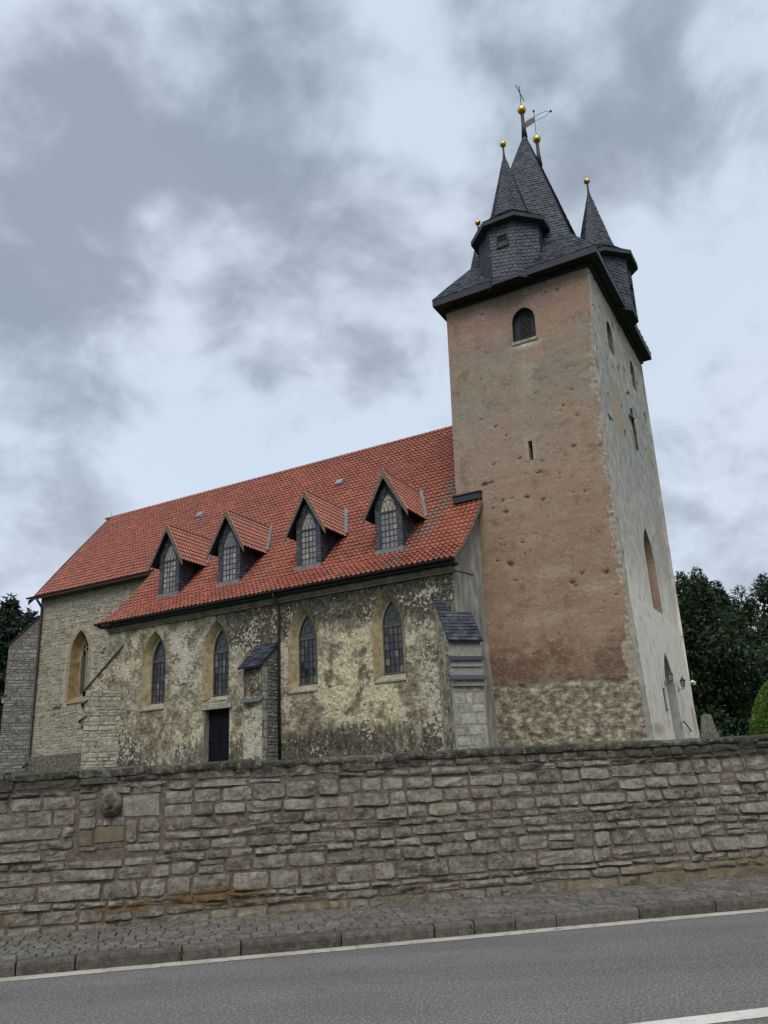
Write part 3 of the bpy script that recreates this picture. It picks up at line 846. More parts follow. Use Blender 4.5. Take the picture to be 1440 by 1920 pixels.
# course lines follow the pavement at the foot and the coping at the top
z = 0.10
courses = []
while z < 1.90:
    h = rng.choice([rng.uniform(.085, .12), rng.uniform(.11, .15), rng.uniform(.14, .18), rng.uniform(.15, .2)])
    if z + h > 1.84: h = 1.93 - z
    courses.append((z, z + h)); z += h
for (za, zb) in courses:
    ph = rng.uniform(0, 90)
    s = -15 + rng.uniform(0, .3)
    while s < 14.6:
        h = zb - za
        w = rng.uniform(.19, .46) * (0.78 + 1.9 * h)
        if rng.random() < .12: w *= 1.6
        e = 0.007
        wob = lambda x, q: 0.07 * (float(vnoise(x * .55 + q * 3.1, q * 7.7)) - .5)
        sl = 0.0105 * (s + w / 2) * (za / 1.94)
        a0, a1, b0, b1 = s + e, s + w - e, za + e + sl + wob(s + w / 2, za), zb - e + sl + wob(s + w / 2, zb)
        ov = a0 < RES[1] and a1 > RES[0] and b0 < RES[3] and b1 > RES[2]
        if ov:
            # trim the block beside the mended patch round the carved head
            if b0 >= RES[3] - .05: b0 = RES[3] + .01; ov = False
            elif b1 <= RES[2] + .05: b1 = RES[2] - .01; ov = False
            elif a0 < RES[0] - .08: a1 = RES[0] - .015; ov = False
            elif a1 > RES[1] + .08: a0 = RES[1] + .015; ov = False
        if not ov and a1 - a0 > .05 and b1 - b0 > .035:
            pr = rng.uniform(.022, .05)
            if h > .19 and rng.random() < .16 and w < .5:
                m = (b0 + b1) / 2 + rng.uniform(-.02, .02)
                add_stone(a0, a1, b0, m - e, proud=pr, nx=5, nz=3); add_stone(a0, a1, m + e, b1, proud=pr * .8, nx=5, nz=3)
            else:
                add_stone(a0, a1, b0, b1, proud=pr, nx=9 if w > .3 else 6, nz=5, rough=rng.uniform(.016, .034), rect=.8)
        s += w
for (x0, y0, x1, y1, rn, oc_, pr) in ((148, 1466, 184, 1486, .4, 0, .025), (187, 1465, 246, 1487, .55, 0, .03), (249, 1464, 303, 1487, .35, 0, .025), (147, 1501, 180, 1532, .45, 0, .02), (229, 1490, 300, 1531, .35, 0, .02), (147, 1533, 179, 1555, .6, 0, .025), (182, 1535, 191, 1549, .8, .4, .02),
                            (192, 1534, 208, 1549, .75, .3, .02), (209, 1531, 234, 1549, .8, 0, .02), (176, 1551, 234, 1579, .35, 1.25, .03), (148, 1558, 173, 1587, .7, .7, .025),
                            (237, 1537, 257, 1580, 1.0, .2, .04), (259, 1533, 300, 1560, .5, 0, .03), (259, 1562, 300, 1580, .55, 0, .03), (176, 1580, 232, 1590, .4, .5, .015), (147, 1489, 182, 1499, .5, 0, .025), (146, 1588, 180, 1596, .4, .3, .02), (236, 1582, 300, 1594, .5, .2, .02)):
    ua, zb = px_wall((x0, (y0 + y1) / 2 - (y1 - y0) / 2)); ub, za = px_wall((x1, y1))
    p = add_stone(ua, ub, za, zb, proud=pr, nx=5, nz=4, rough=.01)
    p['rnd'] = rn; p['attrs']['ochre'] = p['attrs']['ochre'] + oc_
def pxkey(p):
    q = to_px(wp_(p['c'][0], p['c'][1], 0)); inside = -30 < q[0] < 1470
    return (0 if inside else 1, -p['area'])
emit('stone', 'stones', stones, 300, 'wstone', wall, key=pxkey, smooth=False)
# coping
s = -15
while s < 14.8:
    w = rng.uniform(.35, .85)
    h = rng.uniform(.045, .075)
    nx = 8; V = []; F = []
    prof = [(-.028, -.02), (-.038, .012), (-.03, h - .012), (-.005, h), (.25, h + .03), (.52, h + .02), (.6, h - .02), (.6, -.03)]
    sd_ = rng.uniform(0, 99)
    for i in range(nx + 1):
        u = s + .004 + (w - .008) * i / nx
        for k, (d, zz) in enumerate(prof):
            nz_ = (float(fbm(sd_ + u * 7, k * 1.7, 3)) - .5)
            V.append(rw(u, VB + .075 + d + nz_ * .03, wall_top(u) - .06 + zz + nz_ * .028))
    n = len(prof)
    for i in range(nx):
        for j in range(n - 1):
            a = i * n + j; F.append((a, a + n, a + n + 1, a + 1))
    F.append(tuple(range(n - 1, -1, -1))); F.append(tuple(range(nx * n, nx * n + n)))
    mesh_obj('coping_stone', V, F, 'coping', wall, rnd=rng.random())
    s += w
# weathered carved head set in the wall
hu, hz = px_wall((208, 1507), 1.68)
V = []; F = []; n, m_ = 28, 22
for i in range(m_ + 1):
    th = -math.pi / 2 + math.pi * i / m_
    for j in range(n + 1):
        ph = -math.pi * .62 + math.pi * 1.24 * j / n
        x = math.cos(th) * math.sin(ph); y = math.cos(th) * math.cos(ph); zz = math.sin(th)
        g = lambda cx, cz, sx, sz: math.exp(-((x - cx) / sx) ** 2 - ((zz - cz) / sz) ** 2) * (1 if y > 0 else 0)
        r_ = 1.0 + 1.7 * (.10 * g(0, .30, .55, .12) - .16 * g(-.32, .10, .17, .12) - .16 * g(.32, .10, .17, .12) + .22 * g(0, -.05, .10, .20) - .10 * g(0, -.42, .28, .045) + .07 * g(0, -.33, .25, .05) + .06 * g(0, -.55, .25, .07) + .08 * g(-.45, -.2, .2, .2) + .08 * g(.45, -.2, .2, .2) + .06 * g(-.32, .1, .09, .05) + .06 * g(.32, .1, .09, .05))
        r_ *= 1 + .05 * (float(fbm(x * 5 + 40, zz * 5 + 9, 3)) - .5)
        V.append(wp_(hu + .135 * x * r_, hz + .155 * zz * r_, .02 + .12 * y * r_))
for i in range(m_):
    for j in range(n):
        a = i * (n + 1) + j; F.append((a, a + 1, a + n + 2, a + n + 1))
hd = mesh_obj('carved_head', V, F, 'wstone', wall, attrs=dict(moss=.62, lichen=0., ochre=0.), rnd=.25, smooth=True)
hd['label'] = 'weathered carved stone face looking out of the wall'

# ------------------------------------------------------------------ church
YR = math.radians(YAW)
E1 = np.array([-math.sin(YR), math.cos(YR), 0]); E2 = np.array([math.cos(YR), math.sin(YR), 0])
_d = ray(1219, 1383)
T0 = CAM + _d * (30.0 / _d[1]); T0[2] = 2.9
GZ = 2.9
church = tag(empty('church', tuple(T0), -(math.pi / 2 - YR)), 'old village church with red tiled nave, four dormers and slate-spired pink tower', 'church')
def W3(a, b, z): return T0 + E1 * a + E2 * b + np.array([0, 0, z])
def on_S(px, b):
    q = hit(px, E2, W3(0, b, 0)) - T0
    return q @ E1, q[2]
def on_A(px, a):
    q = hit(px, E1, W3(a, 0, 0)) - T0
    return q @ E2, q[2]
def LN(z):          # the upper tower leans a little away from the nave
    return 0.0 if z < 11 else (-.03 * (z - 11) if z < 19 else -.24 - .019 * (z - 19))
def cv(a, b, z): return (-a, b, z)                 # church frame: a along the nave, b into the picture
def tv(a, b, z): return (-(a + LN(z)), b, z)    # tower frame, leaning
TA, TBD, TH = 6.52, 9.95, 19.55
NA0, NA1, NB, NH = 5.65, 23.25, -3.1, 6.55
CA1, CB, CH_ = 32.4, 0.3, 9.95
RB, RZ = 5.3, 16.17
PROF = [(-3.5, 6.72), (-2.4, 7.5), (-1.4, 8.45), (0.1, 10.1), (2.0, 12.36), (5.3, 16.17)]

# ---- tower walls
def unlean(px):
    a, z = on_S(px, 0.0); return a - LN(z), z
holes = []
for zx, zy, r in ((620, 222, 1), (455, 240, .7), (585, 295, .9), (645, 340, 1), (525, 270, .8), (270, 395, .9), (320, 437, .8), (200, 362, .8), (630, 483, 1.3), (380, 540, 1.1), (262, 567, .9),
                  (485, 553, .9), (472, 605, 1.3), (510, 480, .8), (222, 660, 1.9), (255, 650, 1.2), (415, 718, 1.4), (490, 730, 1.3), (305, 735, 1), (345, 725, .9), (318, 787, 1.5), (260, 770, .8),
                  (628, 700, .7), (682, 692, .9), (395, 928, 1), (432, 970, .8), (340, 1030, 1.7), (625, 1112, 1.6), (780, 1065, 1.5), (668, 1070, 1.2), (360, 1105, .8), (690, 740, .7), (510, 810, .5), (280, 1015, .7), (830, 1165, .9)):
    a, z = unlean((820 + zx * .40625, 640 + zy * .40625)); holes.append((a, z, .11 * r, .055 * r))
for x, y, r in ((905, 590, 1.2), (1045, 543, 1.5), (1022, 548, .8), (955, 1055, 1.2), (1080, 1098, 1)):
    a, z = unlean((x, y)); holes.append((a, z, .10 * r, .045 * r))
def t_rub(S, Z):
    edge = 2.28 + .25 * (fbm(S * 1.3, Z * 0 + 3, 3) - .5) + .16 * (fbm(S * 5, 9 + Z * 0, 3) - .5) - .12 * sstep(4, 1, S)
    low = sstep(edge + .04, edge - .04, Z)
    wdt = (.17 + .5 * (fbm(Z * 1.3, Z * 0 + 7, 4) - .30)) * sstep(17.5, 15.5, Z) + .22 * sstep(4.2, 2.4, Z)
    cor = sstep(wdt + .05, wdt - .02, S + .22 * (fbm(S * 6, Z * 6, 3) - .5))
    left = sstep(5.75, 5.95, S) * sstep(9.4, 9.0, Z)
    return low, cor, edge
def t_hole(S, Z):
    h = np.zeros_like(S)
    for a, z, ra, rz in holes: h = np.maximum(h, np.exp(-((S - a) / ra) ** 2 - ((Z - z) / rz) ** 2))
    # small horizontal pits all over the middle of the wall
    k = fbm(S * 5.0 + 31, Z * 11.0 + 7, 2)
    return np.maximum(h, .6 * sstep(.80, .85, k) * sstep(2.6, 3.2, Z) * sstep(15.5, 13.0, Z))
def t_disp(S, Z):
    low, cor, edge = t_rub(S, Z)
    r = np.maximum(low, cor)
    pl = .045 + .022 * (fbm(S * 2.2, Z * 4.5, 4) - .5) + .03 * (fbm(S * .5, Z * .5, 2) - .5)
    rb = .0 + .085 * (fbm(S * 4.2, Z * 8.5, 4) - .5)
    return pl * (1 - r) + rb * r - .04 * np.clip(t_hole(S, Z), 0, 1) * (1 - r)
def t_attr(S, Z):
    low, cor, edge = t_rub(S, Z)
    pale = np.zeros_like(S)
    for (x, y, ra, rz, am) in ((988, 646, .62, .16, 1.0), (990, 700, .35, .7, .35), (996, 846, .32, .6, .28), (1120, 1100, .6, .3, .3), (1010, 1160, 1.3, .25, .3), (1035, 1075, .8, .3, .3)):
        a, z = unlean((x, y)); pale = np.maximum(pale, am * np.exp(-((S - a) / ra) ** 2 - ((Z - z) / rz) ** 2))
    return dict(rub=np.maximum(low, cor), corner=np.clip(cor * (1 - low), 0, 1), hole=t_hole(S, Z) * (1 - low), lip=.8 * np.exp(-((Z - edge + .03) / .05) ** 2) * sstep(.35, .6, fbm(S * 2, S * 0, 2)), pale=pale * np.clip(.5 + fbm(S * 5, Z * 5, 3), 0, 1))
T_OPEN = [dict(s0=2.43, s1=3.45, sill=16.72, spring=17.68, apex=18.28)]
sl = unlean((996, 845))
T_OPEN.append(dict(s0=sl[0] - .085, s1=sl[0] + .085, sill=sl[1] - .42, spring=sl[1] + .40, apex=None))
o = wall_grid('tower_wall', 0.0, TA, -0.4, TH + .1, T_OPEN, lambda s, z, d: tv(s, -d, z), 'tower', church, res=0.065, disp=t_disp, attrs=t_attr)
o['label'] = 'pink-brown weathered plaster face with bare rubble foot'
# portal side
W_OPEN = [dict(s0=3.92, s1=5.94, sill=-.4, spring=1.8, apex=3.52), dict(s0=4.14, s1=6.10, sill=5.3, spring=7.4, apex=8.98),
          dict(s0=2.36, s1=3.36, sill=16.5, spring=17.5, apex=18.05), dict(s0=6.86, s1=7.72, sill=16.6, spring=17.6, apex=18.17)]
def w_attr(S, Z):
    rub = np.zeros_like(S)
    for (b, z, rb, rz, am) in ((2.6, 13.6, 1.4, 1.7, .95), (4.0, 15.6, .5, .9, .8), (1.5, 18.0, 1.0, .6, .6), (8.6, 9.5, 1.0, 2.2, .62), (8.9, 13.6, .8, 1.4, .6), (4.8, 19.0, 4.5, .5, .9), (9.2, 1.0, .6, .9, .8), (7.4, .6, .5, .5, .5), (1.0, .3, 1.6, .35, .7)):
        rub = np.maximum(rub, am * np.exp(-((S - b) / rb) ** 2 - ((Z - z) / rz) ** 2))
    h = .7 * sstep(.72, .78, fbm(S * 2.2 + 11, Z * 4 + 3, 2)) * sstep(11, 13, Z)
    return dict(rub=rub, hole=h)
wpl = lambda s, z, d: tv(-d - .35 * (1 - min(z, 5.2) / 5.2) * 0 , s, z)
def w_prof(s, z, d):
    off = 0.06 + (0.10 * max(0.0, 1 - z / 5.1) if z < 5.1 else 0.0)
    if s < .12:      # ragged plaster edge at the corner
        k = 1 - max(0, s) / .12
        s = s + k * .10 * (float(fbm(z * 2.3, 4.4, 4)) - .45); d = d - k * .05 * float(fbm(z * 5 + 3, 1.7, 3))
    return tv(-off - d, s, z)
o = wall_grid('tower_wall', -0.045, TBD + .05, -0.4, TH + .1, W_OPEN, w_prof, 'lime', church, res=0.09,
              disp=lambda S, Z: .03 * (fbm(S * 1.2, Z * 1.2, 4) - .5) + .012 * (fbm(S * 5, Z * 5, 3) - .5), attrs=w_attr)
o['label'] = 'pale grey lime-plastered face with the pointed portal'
ed_ = MB()   # plaster edge towards the pink face, far walls
for z0 in np.arange(-.4, TH, .5):
    z1 = min(z0 + .5, TH + .1)
    ed_.poly([w_prof(-.045, z0, 0), tv(.1, -.005, z0), tv(.1, -.005, z1), w_prof(-.045, z1, 0)])
ed_.build('plaster_edge', 'greyr', church)
mb = MB()
mb.poly([tv(TA, 0, -.4), tv(TA, TBD, -.4), tv(TA, TBD, TH + .1), tv(TA, 0, TH + .1)])
mb.poly([tv(-.1, TBD, -.4), tv(TA, TBD, -.4), tv(TA, TBD, TH + .1), tv(-.1, TBD, TH + .1)])
mb.build('tower_wall', 'lime', church, attrs=dict(rub=0., hole=0.))
def reveal(name, outer, inner, To, Ti, mat, parent, close_sill=True, smooth=False):
    n = len(outer); V = [To(*p) for p in outer] + [Ti(*p) for p in inner]
    F = [(i, i + 1, n + i + 1, n + i) for i in range(n - 1)]
    if close_sill: F.append((n - 1, 0, n, 2 * n - 1))
    return mesh_obj(name, V, F, mat, parent, smooth=smooth)
def back_plane(name, pts, T, mat, parent, **kw):
    return mesh_obj(name, [T(*p) for p in pts], [tuple(range(len(pts)))], mat, parent, **kw)
# belfry window with louvres, narrow slit
bw = mesh_obj('belfry_window', *(lambda n: (n.v, n.f))(MB().ring(outline(2.94, .50, 16.72, 17.68, 18.27), outline(2.94, .26, 16.80, 17.75, 18.12), lambda s, z: tv(s, .22, z), lambda s, z: tv(s, .34, z))), 'soffit', church)
reveal('reveal', outline(2.94, .51, 16.72, 17.68, 18.28), outline(2.94, .49, 16.74, 17.68, 18.25), lambda s, z: tv(s, -.05, z), lambda s, z: tv(s, .36, z), 'soffit', bw)
back_plane('dark_opening', outline(2.94, .5, 16.72, 17.68, 18.27), lambda s, z: tv(s, .5, z), 'dark', bw)
for i in range(13):
    z = 16.86 + i * .099
    hw = .27 if z < 17.75 else .27 * max(.2, (18.2 - z) / .45)
    mb = MB(); mb.hexa([tv(2.94 - hw, .20, z), tv(2.94 + hw, .20, z), tv(2.94 + hw, .20, z + .022), tv(2.94 - hw, .20, z + .022)],
                       [tv(2.94 - hw, .30, z + .07), tv(2.94 + hw, .30, z + .07), tv(2.94 + hw, .30, z + .092), tv(2.94 - hw, .30, z + .092)])
    mb.build('louvre_slat', 'louvre', bw)
mb = MB().box(2.36, 3.5, -.09, .3, 16.58, 16.72, tv); mb.build('sill', 'sill', bw)
so = T_OPEN[1]
slit = back_plane('slit_window', [(so['s0'] - .02, so['sill'] - .02), (so['s0'] - .02, so['spring'] + .02), (so['s1'] + .02, so['spring'] + .02), (so['s1'] + .02, so['sill'] - .02)], lambda s, z: tv(s, .4, z), 'dark', church)
mb = MB()
for s_ in (so['s0'], so['s1']):
    mb.poly([tv(s_, -.05, so['sill']), tv(s_, .4, so['sill']), tv(s_, .4, so['spring']), tv(s_, -.05, so['spring'])])
mb.poly([tv(so['s0'], -.05, so['spring']), tv(so['s1'], -.05, so['spring']), tv(so['s1'], .4, so['spring']), tv(so['s0'], .4, so['spring'])])
mb.poly([tv(so['s0'], -.05, so['sill']), tv(so['s1'], -.05, so['sill']), tv(so['s1'], .4, so['sill']), tv(so['s0'], .4, so['sill'])])
mb.build('reveal', 'reveal', slit)
mb = MB()
mb.box(so['s0'] - .16, so['s0'] - .002, -.062, .03, so['sill'] - .02, so['spring'] + .02, tv); mb.box(so['s1'] + .002, so['s1'] + .16, -.062, .03, so['sill'] - .02, so['spring'] + .02, tv); mb.box(so['s0'] - .2, so['s1'] + .2, -.068, .03, so['spring'] + .02, so['spring'] + .17, tv)
mb.build('stone_surround', M['sand'] if False else 'tower', slit, attrs=dict(rub=0., hole=0., lip=0., pale=.25, corner=0.))
# portal side openings
def wside(name, o_, depth, mat_r, mat_b, shrink=0.0, split=None):
    c = (o_['s0'] + o_['s1']) / 2; w = (o_['s1'] - o_['s0']) / 2
    out = outline(c, w, o_['sill'], o_['spring'], o_['apex'], 10); inn = outline(c, w - shrink, o_['sill'], o_['spring'], o_['apex'] - shrink, 10)
    back = back_plane(name, inn, lambda s, z: tv(depth, s, z), mat_b, church, attrs=dict(rub=.0, hole=0., lip=0., pale=0., corner=0.))
    r_ = reveal('reveal', out, inn, lambda s, z: w_prof(s, z, 0), lambda s, z: tv(depth, s, z), mat_r, back)
    return back
pd = wside('portal_door', W_OPEN[0], .75, 'jamb', 'pdoor')
pd['label'] = 'wooden door deep in the pointed portal'
wside('blind_window', W_OPEN[1], .22, 'tower', 'tower', .05)
wside('belfry_window', W_OPEN[2], .35, 'gmortar', 'dark', .05)
wside('belfry_window', W_OPEN[3], .35, 'gmortar', 'dark', .05)

# ---- tower roof
EW, EE, ES, EN = -.62, 6.90, -.69, 10.12       # eave lines (tower frame)
ZE = 19.68
BR = (.62, 5.30, .50, 9.1, 21.5)                   # break between skirt and spire: a0,a1,b0,b1,z
MIDR = (-.06, 6.38, -.13, 9.6, 20.45)
AP = ((3.2, 4.15, 31.1), (3.2, 6.6, 31.1))
troof = MB()
def rect(r_): return [(r_[0], r_[2], r_[4]), (r_[1], r_[2], r_[4]), (r_[1], r_[3], r_[4]), (r_[0], r_[3], r_[4])]
r_e = rect((EW, EE, ES, EN, ZE)); r_m = rect(MIDR); r_b = rect(BR)
facets = []
for lo, hi in ((r_e, r_m), (r_m, r_b)):
    for i in range(4):
        j = (i + 1) % 4
        facets.append((i, [tv(*lo[i]), tv(*lo[j]), tv(*hi[j]), tv(*hi[i])]))
facets.append((0, [tv(*r_b[0]), tv(*r_b[1]), tv(*AP[0])]))
facets.append((1, [tv(*r_b[1]), tv(*r_b[2]), tv(*AP[1]), tv(*AP[0])]))
facets.append((2, [tv(*r_b[2]), tv(*r_b[3]), tv(*AP[1])]))
facets.append((3, [tv(*r_b[3]), tv(*r_b[0]), tv(*AP[0]), tv(*AP[1])]))
for _, f_ in facets: troof.poly(f_)
tr = troof.build('tower_roof', 'slate_back', church)
tr['label'] = 'steep slate spire with a short ridge and flared skirt'
slates = []
def outward(f_, ref):
    P = [Vector(p) for p in f_]; n_ = (P[1] - P[0]).cross(P[2] - P[0])
    c_ = sum(P, Vector()) / len(P)
    return f_ if n_.dot(c_ - Vector(ref)) > 0 else f_[::-1]
for side, f_ in facets:
    if side in (0, 3):
        slates_on(outward(f_, tv(3.2, 5.6, 20)), slates, w=.26, e=.19, slant=(-.30 if side == 0 else .3), thick=.014)
SLATE_KEY = lambda p: float(np.linalg.norm(np.array(p['v'][0]) - np.array([-1.5, -20, 6])))
mb = MB()   # fascia ring
for i, (p, q) in enumerate(zip(r_e, r_e[1:] + r_e[:1])):
    zc = 19.36
    inn = lambda w_: (min(max(w_[0], EW + .05), EE - .05), min(max(w_[1], ES + .05), EN - .05))
    pi, qi = inn(p), inn(q)
    mb.hexa([tv(p[0], p[1], zc), tv(q[0], q[1], zc), tv(qi[0], qi[1], zc), tv(pi[0], pi[1], zc)], [tv(p[0], p[1], ZE), tv(q[0], q[1], ZE), tv(qi[0], qi[1], ZE), tv(pi[0], pi[1], ZE)])
mb.build('fascia', 'fascia', tr)
mb = MB()
so_ = [tv(EW + .03, ES + .03, 19.40), tv(EE - .03, ES + .03, 19.40), tv(EE - .03, EN - .03, 19.40), tv(EW + .03, EN - .03, 19.40)]
si_ = [tv(-.02, -.01, 19.42), tv(TA - .02, -.01, 19.42), tv(TA - .02, TBD, 19.42), tv(-.02, TBD, 19.42)]
for i in range(4): mb.poly([so_[i], so_[(i + 1) % 4], si_[(i + 1) % 4], si_[i]])
mb.build('soffit', 'soffit', tr)
mb = MB()   # wall plate moulding under the soffit
mb.box(-.12, TA + .08, -.13, -.02, 19.22, 19.41, tv); mb.box(-.20, -.08, -.13, TBD + .1, 19.22, 19.41, tv)
mb.build('moulding', 'soffit', tr)
mb = MB()   # hip and ridge capping
for a, b in ((r_b[0], AP[0]), (r_b[1], AP[0]), (r_b[3], AP[1]), (AP[0], AP[1]), (r_m[0], r_b[0]), (r_e[0], r_m[0]), (r_e[1], r_m[1]), (r_m[1], r_b[1])):
    mb.tube([tv(*a), tv(*b)], .035, 6)
mb.build('hip_capping', 'slate_back', tr)
def finial(parent, a, b, z, zb, rb, rp):
    p = MB().tube([tv(a, b, z - .25), tv(a, b, (z + zb) / 2), tv(a, b, zb)], [rp * 1.5, rp, rp * .85], 10).build('finial', 'iron', parent, smooth=True)
    return p
def turret(ca, cb, face, window=False, slated=True, scale=1.0):
    ap_ = 1.39 * scale
    rings = [(ap_, 19.30), (ap_, 22.12)]
    def ring_pts(ap, z):
        R = ap / math.cos(math.pi / 8)
        return [(ca + R * math.cos(face + math.pi / 8 + k * math.pi / 4), cb + R * math.sin(face + math.pi / 8 + k * math.pi / 4), z) for k in range(8)]
    w0, w1 = ring_pts(ap_, 19.30), ring_pts(ap_, 22.2)
    mb = MB()
    for k in range(8): mb.poly([tv(*w0[k]), tv(*w0[(k + 1) % 8]), tv(*w1[(k + 1) % 8]), tv(*w1[k])])
    mb.poly([tv(*p) for p in w0])
    t_ = mb.build('turret', 'slate_back', church)
    cen = tv(ca, cb, 21)
    mine = []
    vis = lambda k: True
    for k in range(8):
        f_ = [tv(*w0[k]), tv(*w0[(k + 1) % 8]), tv(*w1[(k + 1) % 8]), tv(*w1[k])]
        ang = face + math.pi / 8 + (k + .5) * math.pi / 4
        # seen from the road: faces whose outward normal looks towards -b or -a
        if slated and (math.sin(ang) < .4): slates_on(outward(f_, cen), mine, w=.24, e=.17, slant=rng.choice([-.2, .25]), thick=.013, scal=True)
    prof = [(ap_ + .33, 22.36), (ap_ + .02, 22.62), (.92 * scale, 23.15), (.74 * scale, 23.8), (.045, 26.85)]
    RP = [ring_pts(a_, z_) for a_, z_ in prof]
    mb = MB()
    for lo, hi in zip(RP, RP[1:]):
        for k in range(8):
            f_ = [tv(*lo[k]), tv(*lo[(k + 1) % 8]), tv(*hi[(k + 1) % 8]), tv(*hi[k])]
            mb.poly(f_)
            ang = face + math.pi / 8 + (k + .5) * math.pi / 4
            if slated and math.sin(ang) < .4: slates_on(outward(f_, tv(ca, cb, lo[0][2] - .5)), mine, w=.2, e=.15, slant=0, thick=.012)
    tr_ = mb.build('turret_roof', 'slate_back', t_)
    mb = MB()
    e0, e1 = ring_pts(ap_ + .34, 22.17), ring_pts(ap_ + .34, 22.36); i0, i1 = ring_pts(ap_ + .28, 22.17), ring_pts(ap_ + .28, 22.36); s0 = ring_pts(ap_ - .02, 22.14)
    for k in range(8):
        j = (k + 1) % 8
        mb.hexa([tv(*e0[k]), tv(*e0[j]), tv(*i0[j]), tv(*i0[k])], [tv(*e1[k]), tv(*e1[j]), tv(*i1[j]), tv(*i1[k])])
        mb.poly([tv(*i0[k]), tv(*i0[j]), tv(*s0[j]), tv(*s0[k])])
    mb.build('fascia', 'fascia', t_)
    mb = MB()
    f0, f1 = ring_pts(ap_ + .03, 19.28), ring_pts(ap_ + .03, 19.62)
    for k in range(8): mb.poly([tv(*f0[k]), tv(*f0[(k + 1) % 8]), tv(*f1[(k + 1) % 8]), tv(*f1[k])])
    mb.build('base_board', 'fascia', t_)
    mb = MB()
    for k in range(8):
        mb.tube([tv(*p) for p in (RP[0][k], RP[1][k], RP[2][k], RP[3][k], RP[4][k])], .02, 5)
    mb.build('hip_capping', 'slate_back', t_)
    if window:
        fa, fb = math.cos(face), math.sin(face)
        T = lambda s, z, d: tv(ca + fa * (ap_ + d) - fb * s, cb + fb * (ap_ + d) + fa * s, z)
        w_ = MB()
        w_.ring([(-.28, 20.98), (.28, 20.98), (.28, 21.62), (-.28, 21.62)], [(-.22, 21.04), (.22, 21.04), (.22, 21.56), (-.22, 21.56)], lambda s, z: T(s, z, .085), lambda s, z: T(s, z, .0))
        wo_ = w_.build('window', 'fascia', t_)
        MB().hexa([T(-.22, 21.04, .012), T(.22, 21.04, .012), T(.22, 21.56, .012), T(-.22, 21.56, .012)], [T(-.22, 21.04, .052), T(.22, 21.04, .052), T(.22, 21.56, .052), T(-.22, 21.56, .052)]).build('shutter', 'dark', t_)
        mb = MB()
        for s_ in (-.14, -.05, .05, .14): mb.hexa([T(s_ - .028, 21.05, .05), T(s_ + .028, 21.05, .05), T(s_ + .028, 21.24, .05), T(s_ - .028, 21.24, .05)], [T(s_ - .028, 21.05, .062), T(s_ + .028, 21.05, .062), T(s_ + .028, 21.24, .062), T(s_ - .028, 21.24, .062)])
        mb.build('shutter_boards', 'louvre', t_)
    MB().tube([tv(ca, cb, 26.55), tv(ca, cb, 27.05), tv(ca, cb, 27.58)], [.10, .055, .045], 8).build('pole', 'iron', t_, smooth=True)
    MB().ball(tv(ca, cb, 27.65), .165, 16, 10, .95).build('gilded_ball', 'gold', t_, smooth=True)
    MB().tube([tv(ca, cb, 27.78), tv(ca, cb, 27.98)], [.03, .008], 6).build('spike', 'gold', t_)
    return t_, mine
ts, m1 = turret(3.28, .50, -math.pi / 2, window=True)
ts['label'] = 'slate-hung turret with a small shuttered opening'
tw, m2 = turret(.52, 5.2, math.pi)
te, m3 = turret(6.55, 5.2, 0.0)
tn, m4 = turret(3.2, 9.2, math.pi / 2, slated=False)
# the slates that show largest are parts of their roofs, the rest one mass each
emit('slate', 'slates', slates, 150, 'slate', tr, key=SLATE_KEY)
emit('slate', 'slates', m1, 150, 'slate', ts, key=SLATE_KEY)
for o_, ml in ((tw, m2), (te, m3)):
    if ml: tag(join_pieces('slates', ml, 'slate', o_), kind='stuff')
# main finials, cross and vane
fa = MB().tube([tv(3.2, 4.15, 30.9), tv(3.2, 4.15, 31.7), tv(3.2, 4.15, 32.6)], [.16, .10, .09], 10).build('finial', 'iron', church, smooth=True)
MB().ball(tv(3.2, 4.15, 32.72), .245, 18, 12).build('gilded_ball', 'gold', fa, smooth=True)
MB().tube([tv(3.2, 4.15, 32.9), tv(3.2, 4.15, 34.3)], .025, 6).build('cross_upright', 'iron', fa)
MB().tube([tv(3.2, 3.5, 33.86), tv(3.2, 4.8, 33.86)], .022, 6).build('cross_arm', 'iron', fa)
fb = MB().tube([tv(3.2, 6.6, 30.9), tv(3.2, 6.6, 31.7), tv(3.2, 6.6, 32.6)], [.16, .10, .09], 10).build('finial', 'iron', church, smooth=True)
MB().ball(tv(3.2, 6.6, 32.72), .24, 18, 12).build('gilded_ball', 'gold', fb, smooth=True)
MB().tube([tv(3.2, 6.6, 32.9), tv(3.2, 6.6, 34.7)], .018, 6).ball(tv(3.2, 6.6, 34.7), .07, 10, 6).build('vane_rod', 'iron', fb)
mb = MB()
fl = [(3.2, 33.95), (3.2, 34.3), (3.6, 34.26), (3.75, 34.16), (3.95, 34.2), (3.9, 34.02), (3.98, 33.86), (3.72, 33.8), (3.5, 33.84)]
mb.hexa([tv(a, 6.59, z) for a, z in fl], [tv(a, 6.61, z) for a, z in fl])
mb.build('vane_flag', 'vane', fb)
MB().tube([tv(3.2, 6.6, 34.32), tv(2.5, 6.6, 34.36), tv(2.3, 6.6, 34.2)], .013, 5).tube([tv(3.2, 6.6, 33.98), tv(2.55, 6.6, 34.02), tv(2.3, 6.6, 34.2)], .013, 5).ball(tv(2.25, 6.6, 34.2), .07, 10, 6).build('vane_pointer', 'iron', fb)

